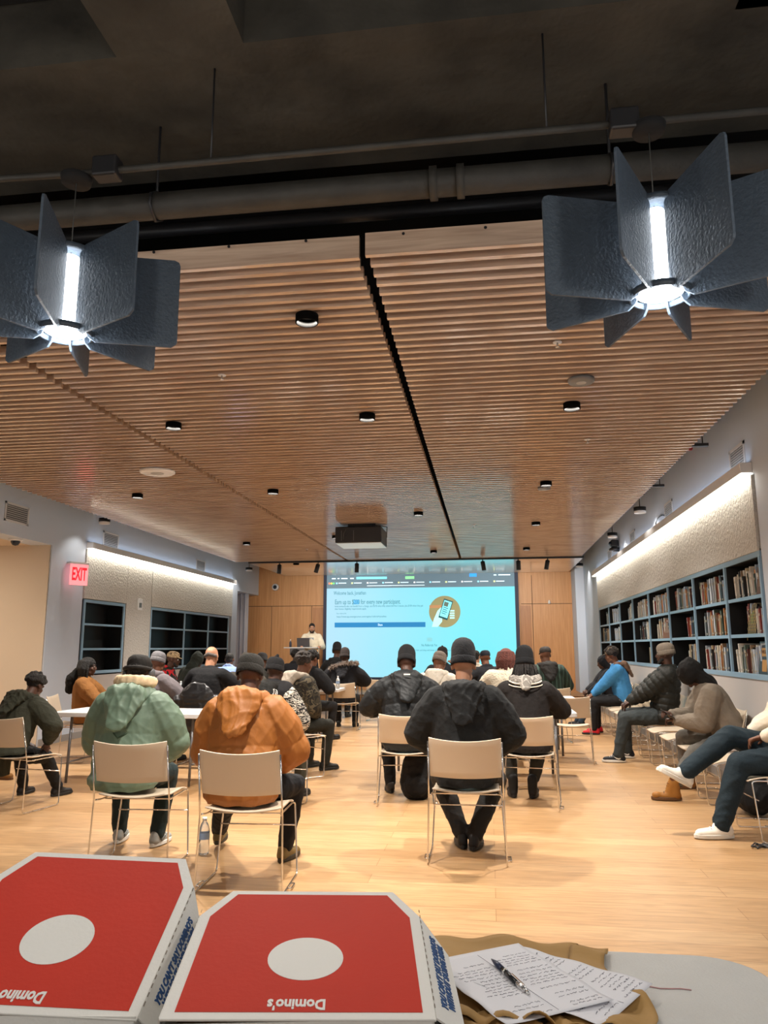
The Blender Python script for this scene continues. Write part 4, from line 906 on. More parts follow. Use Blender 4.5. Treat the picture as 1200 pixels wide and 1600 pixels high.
chair(-2.58, 13.7, 0, 'white-backed chrome chair under the person in the fur-trimmed parka')
P = person('person in a dark brown beanie and black parka with a fur-trimmed hood, seen from behind', -2.62, 13.75, 0, bulk=.06, pants='101012', jacket='131318', sk='dark', hat=('tall', '2A2120'), hood='down', lean=14, seed=71, hands=TBL, elbow=EW, hem=.2)
fr = random.Random(5); mb = MB(); n_, X_, Y_, U_ = P['nk'], P['X'], P['Y'], P['U']
for i in range(620):
    a = PI * fr.uniform(.98, 2.02); c = n_ + X_ * math.cos(a) * .24 + Y_ * (math.sin(a) * .20 - .02) + U_ * (.0 + .05 * math.cos(a)); d = Vector((fr.gauss(0, 1), fr.gauss(0, 1), fr.gauss(.2, 1))).normalized()
    mb.cyl(c + d * .01, c + d * fr.uniform(.045, .07), .007, 4, r1=.001, smooth=False)
mb.build('fur_trim', mat('fur_grey', (.22, .17, .14), .9, var=.4, vscale=40), P['t'])
person('person in a dark beanie and black coat right before the left screen edge', -3.12, 15.6, 0, jacket='0E0E10', sk='dark', hat=('tall', '131418'), hood='down', lean=6, s=1.07, seed=72, hands=TBL)
person('dark-haired person in the front row, just below the standing desk', -4.1, 16.0, 0, jacket='15151A', sk='dark', hair=('curly', '0F0C0C'), lean=10, seed=73)
person('person in a grey hooded jacket with the hood up, in front of the curtain', -3.45, 10.6, 5, bulk=.045, jacket='4B4741', sk='brown', hood='up', lean=12, seed=74, hands=TBL, s=.98)
person('person in a charcoal beanie just right of the grey hooded one near the curtain', -3.64, 12.0, 0, jacket='3A3834', sk='brown', hat=('beanie', '38383A'), lean=10, seed=75, hands=TBL, s=.97)
P = person('bald person in a black t-shirt, seen from behind at the second left table', -3.60, 9.55, -4, s=1.06, bulk=.02, jacket='101013', pants='1A1A1E', sk='tan', hair=None, collar=False, hood='none', lean=9, hp=-14, seed=76, hands=TBL, elbow=EW, wr=.004)
b = Blob(); H = P['H']
b.chain([H(.07, .01, .0), H(.062, -.05, -.005), H(0, -.095, .005), H(-.062, -.05, -.005), H(-.07, .01, .0)], [.012, .022, .026, .022, .012]); b.build('side_hair', mat('hair_grey', (.13, .11, .10), .9, bump=.6, bscale=80), P['t'], .008, 2)
chair(-3.56, 9.50, 0, 'white-backed chrome chair draped with the black leather jacket')
t = thing('leather_jacket', 'crumpled black leather jacket hung over the chair of the bald person', 'jacket', (-3.56, 9.50, 0))
b = Blob(); b.cap((-.26, -.29, .80), (.26, -.29, .80), .065, .065); b.cap((0, -.315, .78), (0, -.30, .55), .24, .22, .28, (1, 0, 0)); b.cap((-.24, -.30, .78), (-.33, -.28, .52), .07, .06); b.cap((.24, -.30, .78), (.32, -.28, .5), .07, .06)
b.build('shell', mat('black_leather', (.015, .015, .017), .35, bump=.3, bscale=20), t, .011, 4, wrinkle(.012, 26, 9))
person('person in a dark green coat, hood up and head bowed, by the left shelves', -5.10, 12.6, -30, bulk=.05, jacket='2A2F29', sk='dark', hood='up', lean=16, hp=-25, seed=77, hands=TBL)
person('person in a light blue shirt bending behind the bald person', -4.70, 13.5, 10, bulk=.03, jacket='8CA6DC', sk='brown', hair=('short', '14110F'), lean=22, hp=-15, seed=78, hands=TBL)
MATS['cloth_leo'] = pattern_mat('leopard_print', ['C9AE86', '2A1F16', 'C9AE86', '2A1F16'], 26, pos=[0, .42, .47, .58])
person('person in a leopard-print cap and red and black jacket leaning on the second left table', -5.15, 11.72, -70, bulk=.035, sk='dark', hat=('cap', 'leo'), lean=12, hy=-8, seed=79, hands={-1: (-.1, .40, .78), 1: (.15, .42, .78)}, face=True, beard=True, jm=pattern_mat('red_black_jacket', ['15150F', 'B0161E', '15150F'], 2.2, pos=[0, .47, .56]))
person('person in a grey hooded sweatshirt and grey beanie, just right of the green jacket', -4.30, 9.35, -18, bulk=.035, jacket='6A6366', pants='2A2A2E', sk='brown', hat=('beanie', '6F6D70'), hood='down', lean=14, seed=80, hands=TBL, elbow=ET)
chair(-5.34, 9.55, -75, 'white-backed chrome chair against the left wall under the person in the tan jacket')
P = person('person in a tan brown jacket with long dark braids, side-on against the left wall', -5.22, 9.55, -72, bulk=.04, jacket='7E5226', pants='19191C', sk='dark', hair=('long', '0E0C0B'), lean=-2, s=.94, hp=-4, seed=81, face=True, hands=TBL)
b = Blob(); b.chain([P['H'](0, -.1, -.05), P['nk'] - P['Y'] * .17, P['nk'] - P['Y'] * .2 - P['U'] * .14], [.07, .085, .06]); b.build('black_scarf', cloth('0C0B0B'), P['t'], .011, 4, wrinkle(.01, 40, 5))
# ---- right block
chair(-.18, 5.62, 0, 'white-backed chrome chair in the middle of the aisle under the person in black')
person('broad person in a black coat and navy beanie on the centre aisle chair', -.19, 5.60, 0, bulk=.045, jacket='1B1C1D', pants='1C1A18', sk='tan', shoes=('171412', '0C0B0A', 'sneaker'), hat=('tall', '111217', (-.015, -.05, .135)), hood='down', hands={-1: (-.14, .22, .62), 1: (.14, .22, .62)}, elbow={-1: (-1, -.1, -.15), 1: (1, -.1, -.15)}, wr=.007, near=True, lean=6, hp=-5, seed=91, legw=1.05, feet={-1: (-.04, .26, .09, (-.6, 1, .9), 10), 1: (.05, .22, .09, (.6, 1, .9), -10)}, s=1.03)
chair(-.81, 7.45, 6, 'white-backed chrome chair under the black hooded jacket, left of the centre chair')
P = person('person in a black quilted jacket and beanie left of the centre chair, head bowed', -.80, 7.5, 8, bulk=.055, jacket='191B1D', pants='0F0F11', sk='dark', shoes=('2A241C', '0A0A0A', 'sneaker'), hat=('tall', '151518'), hood='down', puff=.16, hands=TBL, elbow=ET, wr=.005, near=True, lean=14, hp=-24, hy=-6, seed=92, hem=.3, s=1.03)
MB().box(-.03, .03, -.004, .002, -.006, .006, M=Matrix.Translation(P['nk'] - P['Y'] * .235 + P['U'] * .0)).build('hood_label', lg, P['t'])
chair(.34, 7.42, -7, 'white-backed chrome chair under the person with dreadlocks, right of the centre chair')
P = person('person with dreadlocks under a black beanie, dark jacket with a grey and white collar', .33, 7.46, -2, bulk=.03, jacket='1D1918', pants='2B2A26', sk='dark', shoes=('14110F', '0B0A0A', 'boot'), hat=('tall', '0E0F13'), hair=('dreads', '17110F'), collar=False, hood='none', hands=TBL, elbow=ET, wr=.005, near=True, lean=8, seed=93, feet={-1: (-.15, .36, .09), 1: (.04, .34, .09)}, hem=.3)
n_, X_, Y_, U_ = P['nk'], P['X'], P['Y'], P['U']
cm = pattern_mat('striped_collar', ['77726C', 'A9A39B', '77726C'], 12, pos=[0, .45, .56])
b = Blob()
for i in range(11):
    a = PI * (.9 + 1.2 * i / 10); b.ell(n_ + X_ * math.cos(a) * .115 + Y_ * math.sin(a) * .105 + U_ * (.035 + .03 * math.sin(a)), (.045, .045, .05))
b.cap(n_ - Y_ * .13, n_ - Y_ * .165 - U_ * .05, .08, .05, .5, X_); b.build('hoodie_collar', cm, P['t'], .0095, 4)
for r_, z_ in ((.165, -.03), (.178, -.06)):
    MB().tube([n_ + X_ * math.cos(a) * r_ * .95 + Y_ * math.sin(a) * r_ + U_ * (z_ + .0 + .06 * (1 + math.sin(a))) for a in [PI * (1.1 + .8 * i / 12) for i in range(13)]], .008 if z_ > -.05 else .006, 6).build('collar_stripe', cloth('D9D2C4'), P['t'])
person('person in a grey-brown beanie and cream hooded sweatshirt, second row right of the aisle', -.70, 9.95, -10, bulk=.03, jacket='C9C0B2', sk='brown', hat=('beanie', '6E6259'), hood='down', lean=14, hy=-14, hp=-18, seed=94, hands=TBL, face=False)
person('person in a dark knit hat and black top in the right block near the screen', -.80, 13.2, 0, jacket='121319', sk='dark', hat=('beanie', '1A1716', (.0, -.02, .15)), lean=6, seed=95, hands=TBL, s=1.03)
person('short-haired person in a cream top behind the centre beanie, near the screen', -.28, 14.2, -15, jacket='D2C8B8', sk='tan', hair=('short', '1A1411'), lean=8, seed=96, hands=TBL)
person('person in a navy cap and black jacket stretching an arm over the table', -.02, 12.9, 20, jacket='121318', sk='brown', hat=('cap', '14161F'), lean=10, seed=97, bulk=.04, hands={-1: (-.55, .15, 1.12), 1: (.17, .4, .79)}, elbow={-1: (-.4, -.5, -1), 1: (1, -.3, -.4)})
P = person('person with auburn bobbed hair and a cream fleece coat, in the right block', .21, 10.0, 0, bulk=.05, jacket='D9CBB4', sk='tan', hair=('long', '5A2A20'), lean=6, s=1.02, seed=98, hands=TBL, jm=mat('cream_fleece', rgb('D5C8B2'), .95, bump=1, bscale=60, dist=.02), wr=.006)
chair(.20, 9.94, 0, 'white-backed chrome chair under the person with auburn hair')
t = thing('puffer_coat', 'black padded coat draped on the chair of the auburn-haired person', 'jacket', (.20, 9.94, 0))
b = Blob(); b.cap((-.25, -.30, .85), (-.20, -.31, .62), .12, .11, .6, (1, 0, 0)); b.cap((-.25, -.29, .88), (-.30, -.26, .5), .07, .07); b.cap((-.2, -.31, .80), (.22, -.31, .80), .07, .07); b.cap((0, -.31, .78), (0, -.31, .55), .2, .2, .3, (1, 0, 0))
b.build('shell', cloth('151518', rough=.5), t, .012, 4, wrinkle(.012, 30, 19))
person('person in a dark cap and a green plaid jacket, at the right of the screen', .90, 12.3, 8, bulk=.045, sk='brown', hat=('cap', '2A2522'), hood='down', collar='1C1917', lean=8, hy=12, s=1.04, seed=99, hands=TBL, jm=pattern_mat('green_plaid', ['1D2A24', '2F443A', '16181A', '3A5148'], 5, 'X', distortion=.6, pos=[0, .3, .5, .8]))
chair(.93, 12.33, 4, 'white-backed chrome chair under the person in the green plaid jacket')
chair(1.0, 10.22, -6, 'empty white chair with chrome frame standing in the right aisle')
chair(-2.15, 15.4, -4, 'empty white chair with chrome frame close to the bottom left of the screen')
chair(-.02, 12.85, 20, 'white-backed chrome chair behind the table in the right block')
# ---- right wall: chairs side by side facing the aisle
ys = [6.50, 7.35, 8.20, 9.05, 9.75, 10.42, 11.15, 11.75, 12.3, 12.85, 13.45, 14.15, 14.95]
lab = {6.50: 'white chair under the person in the cream sweatshirt, nearest on the right wall', 8.20: 'white chair under the person in the grey sweater, right wall', 10.42: 'white chair under the person in the grey knit hat, right wall', 13.45: 'white chair under the person in the blue hooded top, right wall', 14.95: 'white chair under the person in jeans and black jacket, farthest on the right wall',
       7.35: 'empty white chair between the cream sweatshirt and the grey sweater', 9.05: 'empty white chair right behind the grey sweater', 9.75: 'empty white chair just before the grey knit hat', 11.75: 'white chair holding the pale patterned bag, right wall', 11.15: 'empty white chair just past the grey knit hat', 12.3: 'empty white chair just past the pale patterned bag', 12.85: 'empty white chair just before the blue hooded top', 14.15: 'empty white chair just past the blue hooded top'}
for y in ys: chair(2.14, y, 90 + (2 if y == 6.5 else 0), lab[y], GA)
def RW(wx, wy, X0, Y0, z=.09): return LO(X0, Y0, 90, wx, wy, z)
f = lambda a, b, c: a[:3] + (b,) + (c,) if False else (a[0], a[1], a[2], b, c)
# jeans and white trainers, legs crossed, cut by the frame
PX, PY = 2.36, 6.5
P = person('person in a cream sweatshirt and dark jeans, legs crossed, at the right edge', PX, PY, 92, bulk=.03, jacket='D8CBB8', pants='1A2830', sk='brown', shoes=('E4DED2', 'D6D0C4', 'sneaker'), hat=('beanie', '3A3530'), lean=-10, near=True, wr=.007, seed=101, s=1.1, legw=1.1,
           hands={-1: (-.10, .26, .68), 1: (.12, .26, .70)}, feet={-1: (-.10, .60, .09, (-.1, 1, 1), 6), 1: (.0, .79, .42, (.1, .3, 1), 8, 28)}, face=True, hood='down')
# grey sweater, tan boots
PX, PY = 2.36, 8.15
P = person('person in a grey sweater and tan boots, black head covering, bent over a phone', PX, PY, 86, bulk=.045, jacket='7B7063', pants='5E5A54', sk='dark', shoes=('946228', '5B3A1C', 'boot'), hood=('up', '0E0C0C'), lean=27, hp=-32, near=True, fine=.0085, wr=.006, seed=111, collar=False, legw=1.08,
           hands={-1: (-.02, .52, .70), 1: (.02, .56, .76)}, elbow={-1: (-.6, -.6, -.8), 1: (.6, -.6, -.8)}, feet={-1: f(RW(1.70, 7.78, PX, PY), (-.2, 1, 1), 0), 1: f(RW(1.95, 8.45, PX, PY), (.2, 1, 1), 0)}, curl=.8)
BOOT = P
def phone(P, q, label):
    c = (P['W'][1] + P['W'][-1]) / 2 + (P['W'][1] - P['E'][1]).normalized() * .09 + Vector((0, .0, .02)); M = P['t'].matrix_world @ Matrix.Translation(c) @ Matrix.Rotation(R(35), 4, 'X')
    t = thing('smartphone', label, 'phone', M.translation); t.rotation_euler = M.to_euler()
    MB().box(-.036, .036, -.075, .075, -.004, .004).build('case', mat('phone_case', (.02, .02, .02), .3), t, .004); MB().box(-.033, .033, -.072, .072, .004, .0048).build('display', mat('phone_display', (.12, .14, .18), .1, emit=.3), t)
phone(P, 1, 'smartphone held by the person in the grey sweater')
# grey knit hat, black quilted jacket
PX, PY = 2.17, 10.35
P = person('person in a grey knit hat and black quilted jacket by the right wall', PX, PY, 84, bulk=.05, jacket='1C1D1A', pants='343A3C', sk='dark', shoes=('1A1C22', 'D5D2CC', 'nike', 'D5D2CC'), hat=('beanie', '857A6E'), lean=-9, hp=0, hy=-10, near=True, wr=.004, puff=.075, seed=121, face=True, beard=True, s=1.06, legw=1.1, collar=None, hem=.3,
           hands={-1: (-.02, .40, .66), 1: (.08, .42, .67)}, feet={-1: f(RW(1.62, 10.2, PX, PY), (-.2, 1, 1), 4), 1: f(RW(1.75, 10.6, PX, PY), (.2, 1, 1), -4)})
phone(P, 1, 'dark smartphone held by the person in the grey knit hat')
PX, PY = 2.20, 13.4
MATS['cloth_camo'] = pattern_mat('camo_cap', ['6A5A48', '3A3026', '8A7A66', '4A3E34'], 22, pos=[0, .42, .5, .6])
P = person('person in a bright blue hooded top and patterned cap with red trainers, right wall', PX, PY, 80, bulk=.03, jacket='3F82B8', pants='17171A', sk='brown', shoes=('C21F2B', '1A1414', 'sneaker'), hat=('cap', 'camo'), hair=('curly', '251D19'), hood='down', collar='6A5142', lean=10, hp=-14, seed=131, hands={-1: (-.05, .46, .62), 1: (.05, .48, .64)}, feet={-1: f(RW(1.72, 13.3, PX, PY), (-.2, 1, 1), 0), 1: f(RW(1.76, 13.62, PX, PY), (.2, 1, 1), 0)}, s=1.04)
PX, PY = 2.2, 14.9
person('person in blue jeans and black jacket slouching, farthest along the right wall', PX, PY, 92, bulk=.045, jacket='1B1C22', pants='33475A', sk='dark', shoes=('131316', '0A0A0A', 'sneaker'), hood='up', lean=6, hp=-20, seed=141, s=.92, legw=1.1, hands={-1: (-.05, .42, .66), 1: (.05, .44, .70)}, feet={-1: (-.12, .62, .09), 1: (.10, .66, .09)})
# ---- presenter on the stage
P = person('presenter in a cream sweatshirt with short dark beard standing behind the tall desk', -4.72, 20.35, 188, z=.28, s=1.03, bulk=.012, jacket='E6DCC6', pants='2A2A2E', sk='tan', shoes=('14110F', '0B0A0A', 'sneaker'), hair=('fade', '14100E'), beard=True, lean=13, hy=6, hp=-12, stand=True, face=True, fine=.010, wr=.004, seed=151, collar=None, hood=None,
           hands={-1: (-.24, .40, 1.14), 1: (.24, .40, 1.14)}, elbow={-1: (-.5, -.4, -1), 1: (.5, -.4, -1)}, feet={-1: (-.13, .0, .09), 1: (.13, .04, .09)})
MB().box(-.06, .06, -.004, .004, -.07, .05, M=Matrix.Translation(P['nk'] - P['U'] * .12 + P['Y'] * .125) @ P['sp'].to_4x4()).build('shirt_panel', cloth('9FA6AC'), P['t'], .01)

t = thing('boot', 'brown boot on the floor at the left edge, its wearer outside the frame', 'boot', (-5.42, 8.15, 0), R(-100)); shoe(t, (0, 0, .085), 0, 0, cloth('7A5428'), mat('sole_5B3A1C', '5B3A1C', .6), 'boot', 1.05, 'upper')
# ================================================================== bottles, bags, clutter
def bottle(x, y, z, label, s=1.0):
    t = thing('water_bottle', label, 'bottle', (x, y, z)); t.scale = (s, s, s)
    pr = [(.028, 0), (.032, .006), (.031, .02), (.033, .03), (.0315, .045), (.033, .06), (.0315, .075), (.033, .09), (.033, .125), (.031, .145), (.022, .175), (.012, .19), (.012, .2)]
    MB().lathe(pr, 18).build('bottle_body', mat('clear_plastic', (.80, .86, .9), .12, trans=.85, spec=.6), t)
    MB().lathe([(.0335, .088), (.0335, .125)], 18, caps=False).build('label_band', mat('bottle_label', (.25, .36, .55), .5), t)
    MB().lathe([(.014, .195), (.014, .213)], 14).build('cap', white_metal, t)
bottle(-4.42, 10.75, .74, 'clear plastic water bottle on the second left table')
bottle(-2.02, 5.45, 0, 'clear water bottle with blue label on the floor beside the orange jacket chair', 1.15)
bottle(-2.55, 12.95, .74, 'clear bottle on the table right of the black coat')
t = thing('dark_bag', 'small dark bag lying on the table closest to the screen', 'bag', (-2.85, 16.75, .74))
b = Blob(); b.ell((0, 0, .06), (.2, .12, .08)); b.ell((.1, .02, .07), (.12, .1, .07)); b.build('bag_body', cloth('16181F'), t, .011, 3, wrinkle(.008, 30, 3)); MB().tube([(-.12, 0, .12), (-.06, -.03, .17), (.06, -.03, .17), (.12, 0, .12)], .008, 6).build('handle', cloth('16181F'), t)
t = thing('tote_bag', 'pale patterned bag with an orange patch lying on a chair by the right wall', 'bag', (2.12, 11.75, .47))
b = Blob(); b.ell((0, 0, .14), (.2, .24, .14)); b.ell((-.1, -.1, .1), (.14, .16, .11)); b.ell((.08, .1, .2), (.12, .14, .13)); b.cap((-.2, 0, .05), (.1, .1, .26), .08, .07)
b.build('bag_body', pattern_mat('striped_canvas', ['CFC3AE', '8A8074', 'CFC3AE', '6E675E', 'CFC3AE'], 5, 'Y', distortion=6, pos=[0, .55, .63, .8, .86]), t, .011, 4, wrinkle(.014, 30, 8))
MB().lathe([(.05, 0), (.05, .006)], 16, M=Matrix.Translation((-.22, -.08, .12)) @ Matrix.Rotation(-PI / 2, 4, 'Y')).build('orange_patch', cloth('E0622A'), t)
t = thing('backpack', 'black backpack on the floor under the chair left of the centre chair', 'bag', (-.72, 7.62, 0))
b = Blob(); b.cap((0, 0, .14), (0, .02, .30), .17, .15, .7, (1, 0, 0)); b.ell((0, -.1, .13), (.12, .06, .11)); b.build('bag_body', cloth('0D0D0F'), t, .011, 4, wrinkle(.008, 30, 2))
MB().tube([(-.06, 0, .42), (-.03, 0, .46), (.03, 0, .46), (.06, 0, .42)], .008, 6).build('handle', cloth('0D0D0F'), t)
t = thing('backpack', 'black bag on the floor under the nearest chairs by the right wall', 'bag', (2.22, 7.28, 0))
b = Blob(); b.cap((0, -.1, .16), (0, .1, .16), .15, .15, 1.0); b.ell((0, 0, .28), (.13, .18, .12)); b.build('bag_body', cloth('0D0D0F'), t, .011, 4, wrinkle(.008, 30, 2)); MB().tube([(0, -.08, .38), (0, -.04, .42), (0, .04, .42), (0, .08, .38)], .008, 6).build('handle', cloth('0D0D0F'), t)
tag(MB().tube([(1.86 + .05 * math.cos(a * 2.1) + a * .01, 6.12 + .05 * math.sin(a * 2.7), .01 + .006 * (i % 3)) for i, a in enumerate([k * .35 for k in range(50)])], .005, 6).build('tangled_cord', black_metal), 'tangled black cord on the floor under the chair at the right edge', 'cord')
t = thing('white_container', 'white lidded food container on the table in the right block', 'box', (-.15, 10.95, .74)); MB().box(-.13, .13, -.09, .09, 0, .05).build('tray', white_metal, t, .01); MB().box(-.135, .135, -.095, .095, .05, .06).build('lid', white_metal, t, .004)
t = thing('napkin_stack', 'small stack of white papers on the table behind the green jacket', 'paper', (-3.1, 8.15, .74), R(10)); MB().box(-.14, .14, -.08, .08, 0, .012).build('sheets', mat('paper_white', (.75, .75, .72), .7), t)

# ================================================================== books
rb = random.Random(12)
CO = ['D9D2C4', 'B8C2CC', '8C3A2E', 'C9B48E', '3B4A5C', 'E2DDD2', '7A8C94', '5A2F28', 'A9B6C8', '4E5A4A', 'C07A3A', '2A2624', 'CDD6E0', '93765A']
NM = {'D9D2C4': 'ivory', 'B8C2CC': 'pale blue', '8C3A2E': 'brick red', 'C9B48E': 'sand', '3B4A5C': 'navy', 'E2DDD2': 'white', '7A8C94': 'slate', '5A2F28': 'maroon', 'A9B6C8': 'light blue', '4E5A4A': 'green', 'C07A3A': 'orange', '2A2624': 'black', 'CDD6E0': 'pale grey', '93765A': 'brown'}
BN = ['bay nearest the viewer', 'second bay from the viewer', 'third bay from the viewer', 'fourth bay from the viewer', 'fifth bay from the viewer', 'third bay from the far end', 'second bay from the far end', 'bay at the far end']
pages = mat('book_pages', (.72, .68, .58), .8)
meshes = {}
def book_mesh(w, h, d, c):
    k = (round(w * 200), round(h * 50), c)
    if k in meshes: return meshes[k]
    mb = MB(); w = k[0] / 200; h = k[1] / 50
    mb.box(0, d, 0, .002, 0, h).box(0, d, w - .002, w, 0, h).box(0, .003, 0, w, 0, h)
    mb.box(.003, d - .004, .002, w - .002, .004, h - .004, 1)
    mb.box(-.0006, 0, .002, w - .002, h * .72, h * .82, 2).box(-.0006, 0, .002, w - .002, h * .1, h * .16, 2)
    me = bpy.data.meshes.new('book'); me.from_pydata(mb.v, [], mb.f); me.update()
    for m in (mat('cover_' + c, c, .5), pages, mat('band_%d' % (hash(c) % 2 if False else len(c) % 2), (.5, .45, .35), .6)): me.materials.append(m)
    for p, i in zip(me.polygons, mb.mi): p.material_index = i
    meshes[k] = me; return me
# (bay, shelf from the bottom, fraction start, fraction end) measured from the near end of the bay
FILL = [(0, 2, .05, .85), (0, 1, .03, .62), (0, 0, .02, .95), (1, 2, .05, .90), (1, 1, .05, .85), (1, 0, .05, .92), (2, 2, .06, .9), (2, 1, .05, .45), (2, 0, .05, .5), (3, 2, .08, .92), (3, 1, .12, .75), (3, 0, .05, .75), (4, 2, .08, .9), (4, 1, .1, .72), (4, 0, .08, .25), (5, 2, .25, .55), (5, 1, .04, .12), (6, 2, .1, .8), (6, 1, .1, .8), (7, 2, .1, .45), (7, 1, .1, .95), (7, 0, .3, .4)]
SN = ['bottom shelf', 'middle shelf', 'top shelf']
for (bay, sh, f0, f1) in FILL:
    y0 = DIV[bay] + .03; L_ = DIV[bay + 1] - DIV[bay] - .06; y = y0 + f0 * L_; end = y0 + f1 * L_; zb = ZS[sh] + (.012 if sh else .04 - .0)
    if sh == 0: zb = 1.12 + .04
    maxh = (ZS[sh + 1] - .012 if sh < 2 else 2.26) - zb - .015
    wmin = .014 + .004 * bay
    while y < end:
        w_ = rb.uniform(wmin, .045 + .005 * bay); h_ = min(maxh, rb.uniform(.21, .31)); c = rb.choice(CO); 
        if bay in (5, 6): c = rb.choice(['B8C2CC', 'A9B6C8', 'CDD6E0', 'E2DDD2', 'A9B6C8'])
        o = bpy.data.objects.new('book', book_mesh(w_, h_, .2, c)); C.objects.link(o)
        ln = rb.choice([0, 0, 0, .05, .12]) if rb.random() < .8 else rb.uniform(.08, .2)
        o.location = (XR + .04 + rb.uniform(0, .03), y, zb + .001); o.rotation_euler = (ln * -1, 0, 0)
        if ln: o.location.z += 0; o.location.y += 0
        tag(o, '%s book, %s, %s, right bookcase' % (NM[c], SN[sh], BN[bay]), 'book', 'books on the %s of the %s' % (SN[sh], BN[bay]))
        y += max(.016, round(w_ * 200) / 200) + .002 + (math.sin(ln) * h_ * .25 if ln else 0)
def face_book(y, zb, w, h, cov, label, deco=None):
    t = thing('display_book', label, 'book', (XR + .03, y, zb)); t.rotation_euler = (0, R(6), 0)
    MB().box(0, .025, 0, w, 0, h).build('cover', cov, t, .002); MB().box(.003, .022, .003, w - .003, h, h + .001).build('page_edge', pages, t)
    if deco: deco(t, w, h)
    return t
RX = Matrix.Rotation(-PI / 2, 4, 'Z') @ Matrix.Rotation(PI / 2, 4, 'X')
def d1(t, w, h):
    MB().box(-.002, 0, .03, w - .03, h * .55, h * .8).build('title_panel', mat('cover_ochre', rgb('B98A45'), .5), t)
    text('TWILIGHT', .05, mat('cover_ink', (.05, .02, .02), .5), t, Matrix.Translation((-.003, w / 2, h * .68)) @ RX, width=w * .6)
    text('OLDER KIDS', .03, lg, t, Matrix.Translation((-.001, w / 2, h * .92)) @ RX, width=w * .8)
    MB().box(-.002, 0, w * .3, w * .7, .03, h * .45).build('cover_picture', MATS['cover_ochre'], t)
face_book(7.50, 1.165, .30, .31, mat('cover_dark', rgb('26201F'), .4), 'large dark picture book facing out on the bottom shelf nearest the viewer', d1)
def d2(t, w, h):
    mb = MB()
    for i in range(-3, 7):
        mb.tube([(-.001, max(0, min(w, i * w / 5)), 0 if i >= 0 else -i * h / 5), (-.001, min(w, (i + 4) * w / 5) , min(h, (4 if i + 4 <= 5 else 5 - i) * h / 5 + (0 if i >= 0 else 0)))], .0025, 4)
    for i in range(0, 9):
        a = (min(w, i * w / 5), 0 if i <= 5 else (i - 5) * h / 5); b_ = (max(0, (i - 5) * w / 5), min(h, i * h / 5)); mb.tube([(-.001, a[0], a[1]), (-.001, b_[0], b_[1])], .0025, 4)
    mb.build('lattice', mat('cover_gold', rgb('C9B06A'), .4), t)
    MB().box(-.0008, 0, w * .35, w * .65, h * .35, h * .75).build('cover_picture', mat('cover_green', rgb('2E6A3A'), .5), t)
face_book(7.78, ZS[1] + .013, .24, .29, MATS['cover_dark'], 'picture book with gold lattice and green plant cover on the middle shelf nearest the viewer', d2)
def d3(t, w, h): MB().box(-.002, 0, w * .2, w * .75, h * .3, h * .8).build('cover_picture', mat('cover_brown', rgb('8A6A50'), .5), t)
face_book(7.48, ZS[2] + .013, .20, .27, mat('cover_tan', rgb('6A4C3A'), .5), 'brown picture book facing out on the top shelf nearest the viewer', d3)
face_book(11.3, ZS[1] + .013, .5, .28, mat('cover_wood', rgb('7A4E34'), .6), 'wide brown picture book facing out on the middle shelf of the fourth bay', d3)
face_book(11.25, 1.165, .55, .28, MATS['cover_wood'], 'wide brown picture book facing out on the bottom shelf of the fourth bay', d3)

# ================================================================== foreground table, boxes, papers
t = thing('folding_table', 'white folding table with rounded corners in the foreground, holding the red boxes', 'table', (-.5, 1.56, 0))
pts = []
for cx, cy, a0 in ((1.06 - .13, .35 - .13, 0), (-1.06 + .13, .35 - .13, 90), (-1.06 + .13, -.35 + .13, 180), (1.06 - .13, -.35 + .13, 270)):
    for k in range(9): a = R(a0 + k * 11.25); pts.append((cx + .13 * math.cos(a), cy + .13 * math.sin(a)))
MB().prism(pts, .705, .75).build('tabletop', mat('old_table_plastic', (.52, .52, .50), .42, bump=.12, bscale=160, var=.05, vscale=6), t, .008, seg=3)
for s in (-1, 1):
    for q in (-1, 1): MB().tube([(s * .85, q * .27, .70), (s * .85, q * .29, .01)], .014, 8).build('leg', table_leg, t)
    MB().cyl((s * .85, -.28, .25), (s * .85, .28, .25), .009, 8).build('brace', table_leg, t)
tag(MB().tube([(-.02 + .30 + .02 * i, 1.74 - .006 * i - .01 * math.sin(i), .7512) for i in range(6)], .0012, 5).build('pink_mark', mat('pink_stain', (.55, .30, .30), .7)), 'faint pink scuff on the foreground table beside the brown paper bag', 'mark')
card = mat('box_card', (.72, .71, .67), .6, bump=.06, bscale=120); red = mat('box_red', rgb('BC2505'), .75, bump=.05, bscale=90, var=.04, vscale=6); blue_ink = mat('box_blue', rgb('1E4A80'), .6); kraft = mat('kraft_inside', rgb('9A7440'), .8)
def outline(w, h, cu, cv, m):
    return [(-w / 2 + m, m), (w / 2 - m, m), (w / 2 - m, h - cv - m * .4), (w / 2 - cu - m * .6, h - m), (-w / 2 + cu + m * .6, h - m), (-w / 2 + m, h - cv - m * .4)]
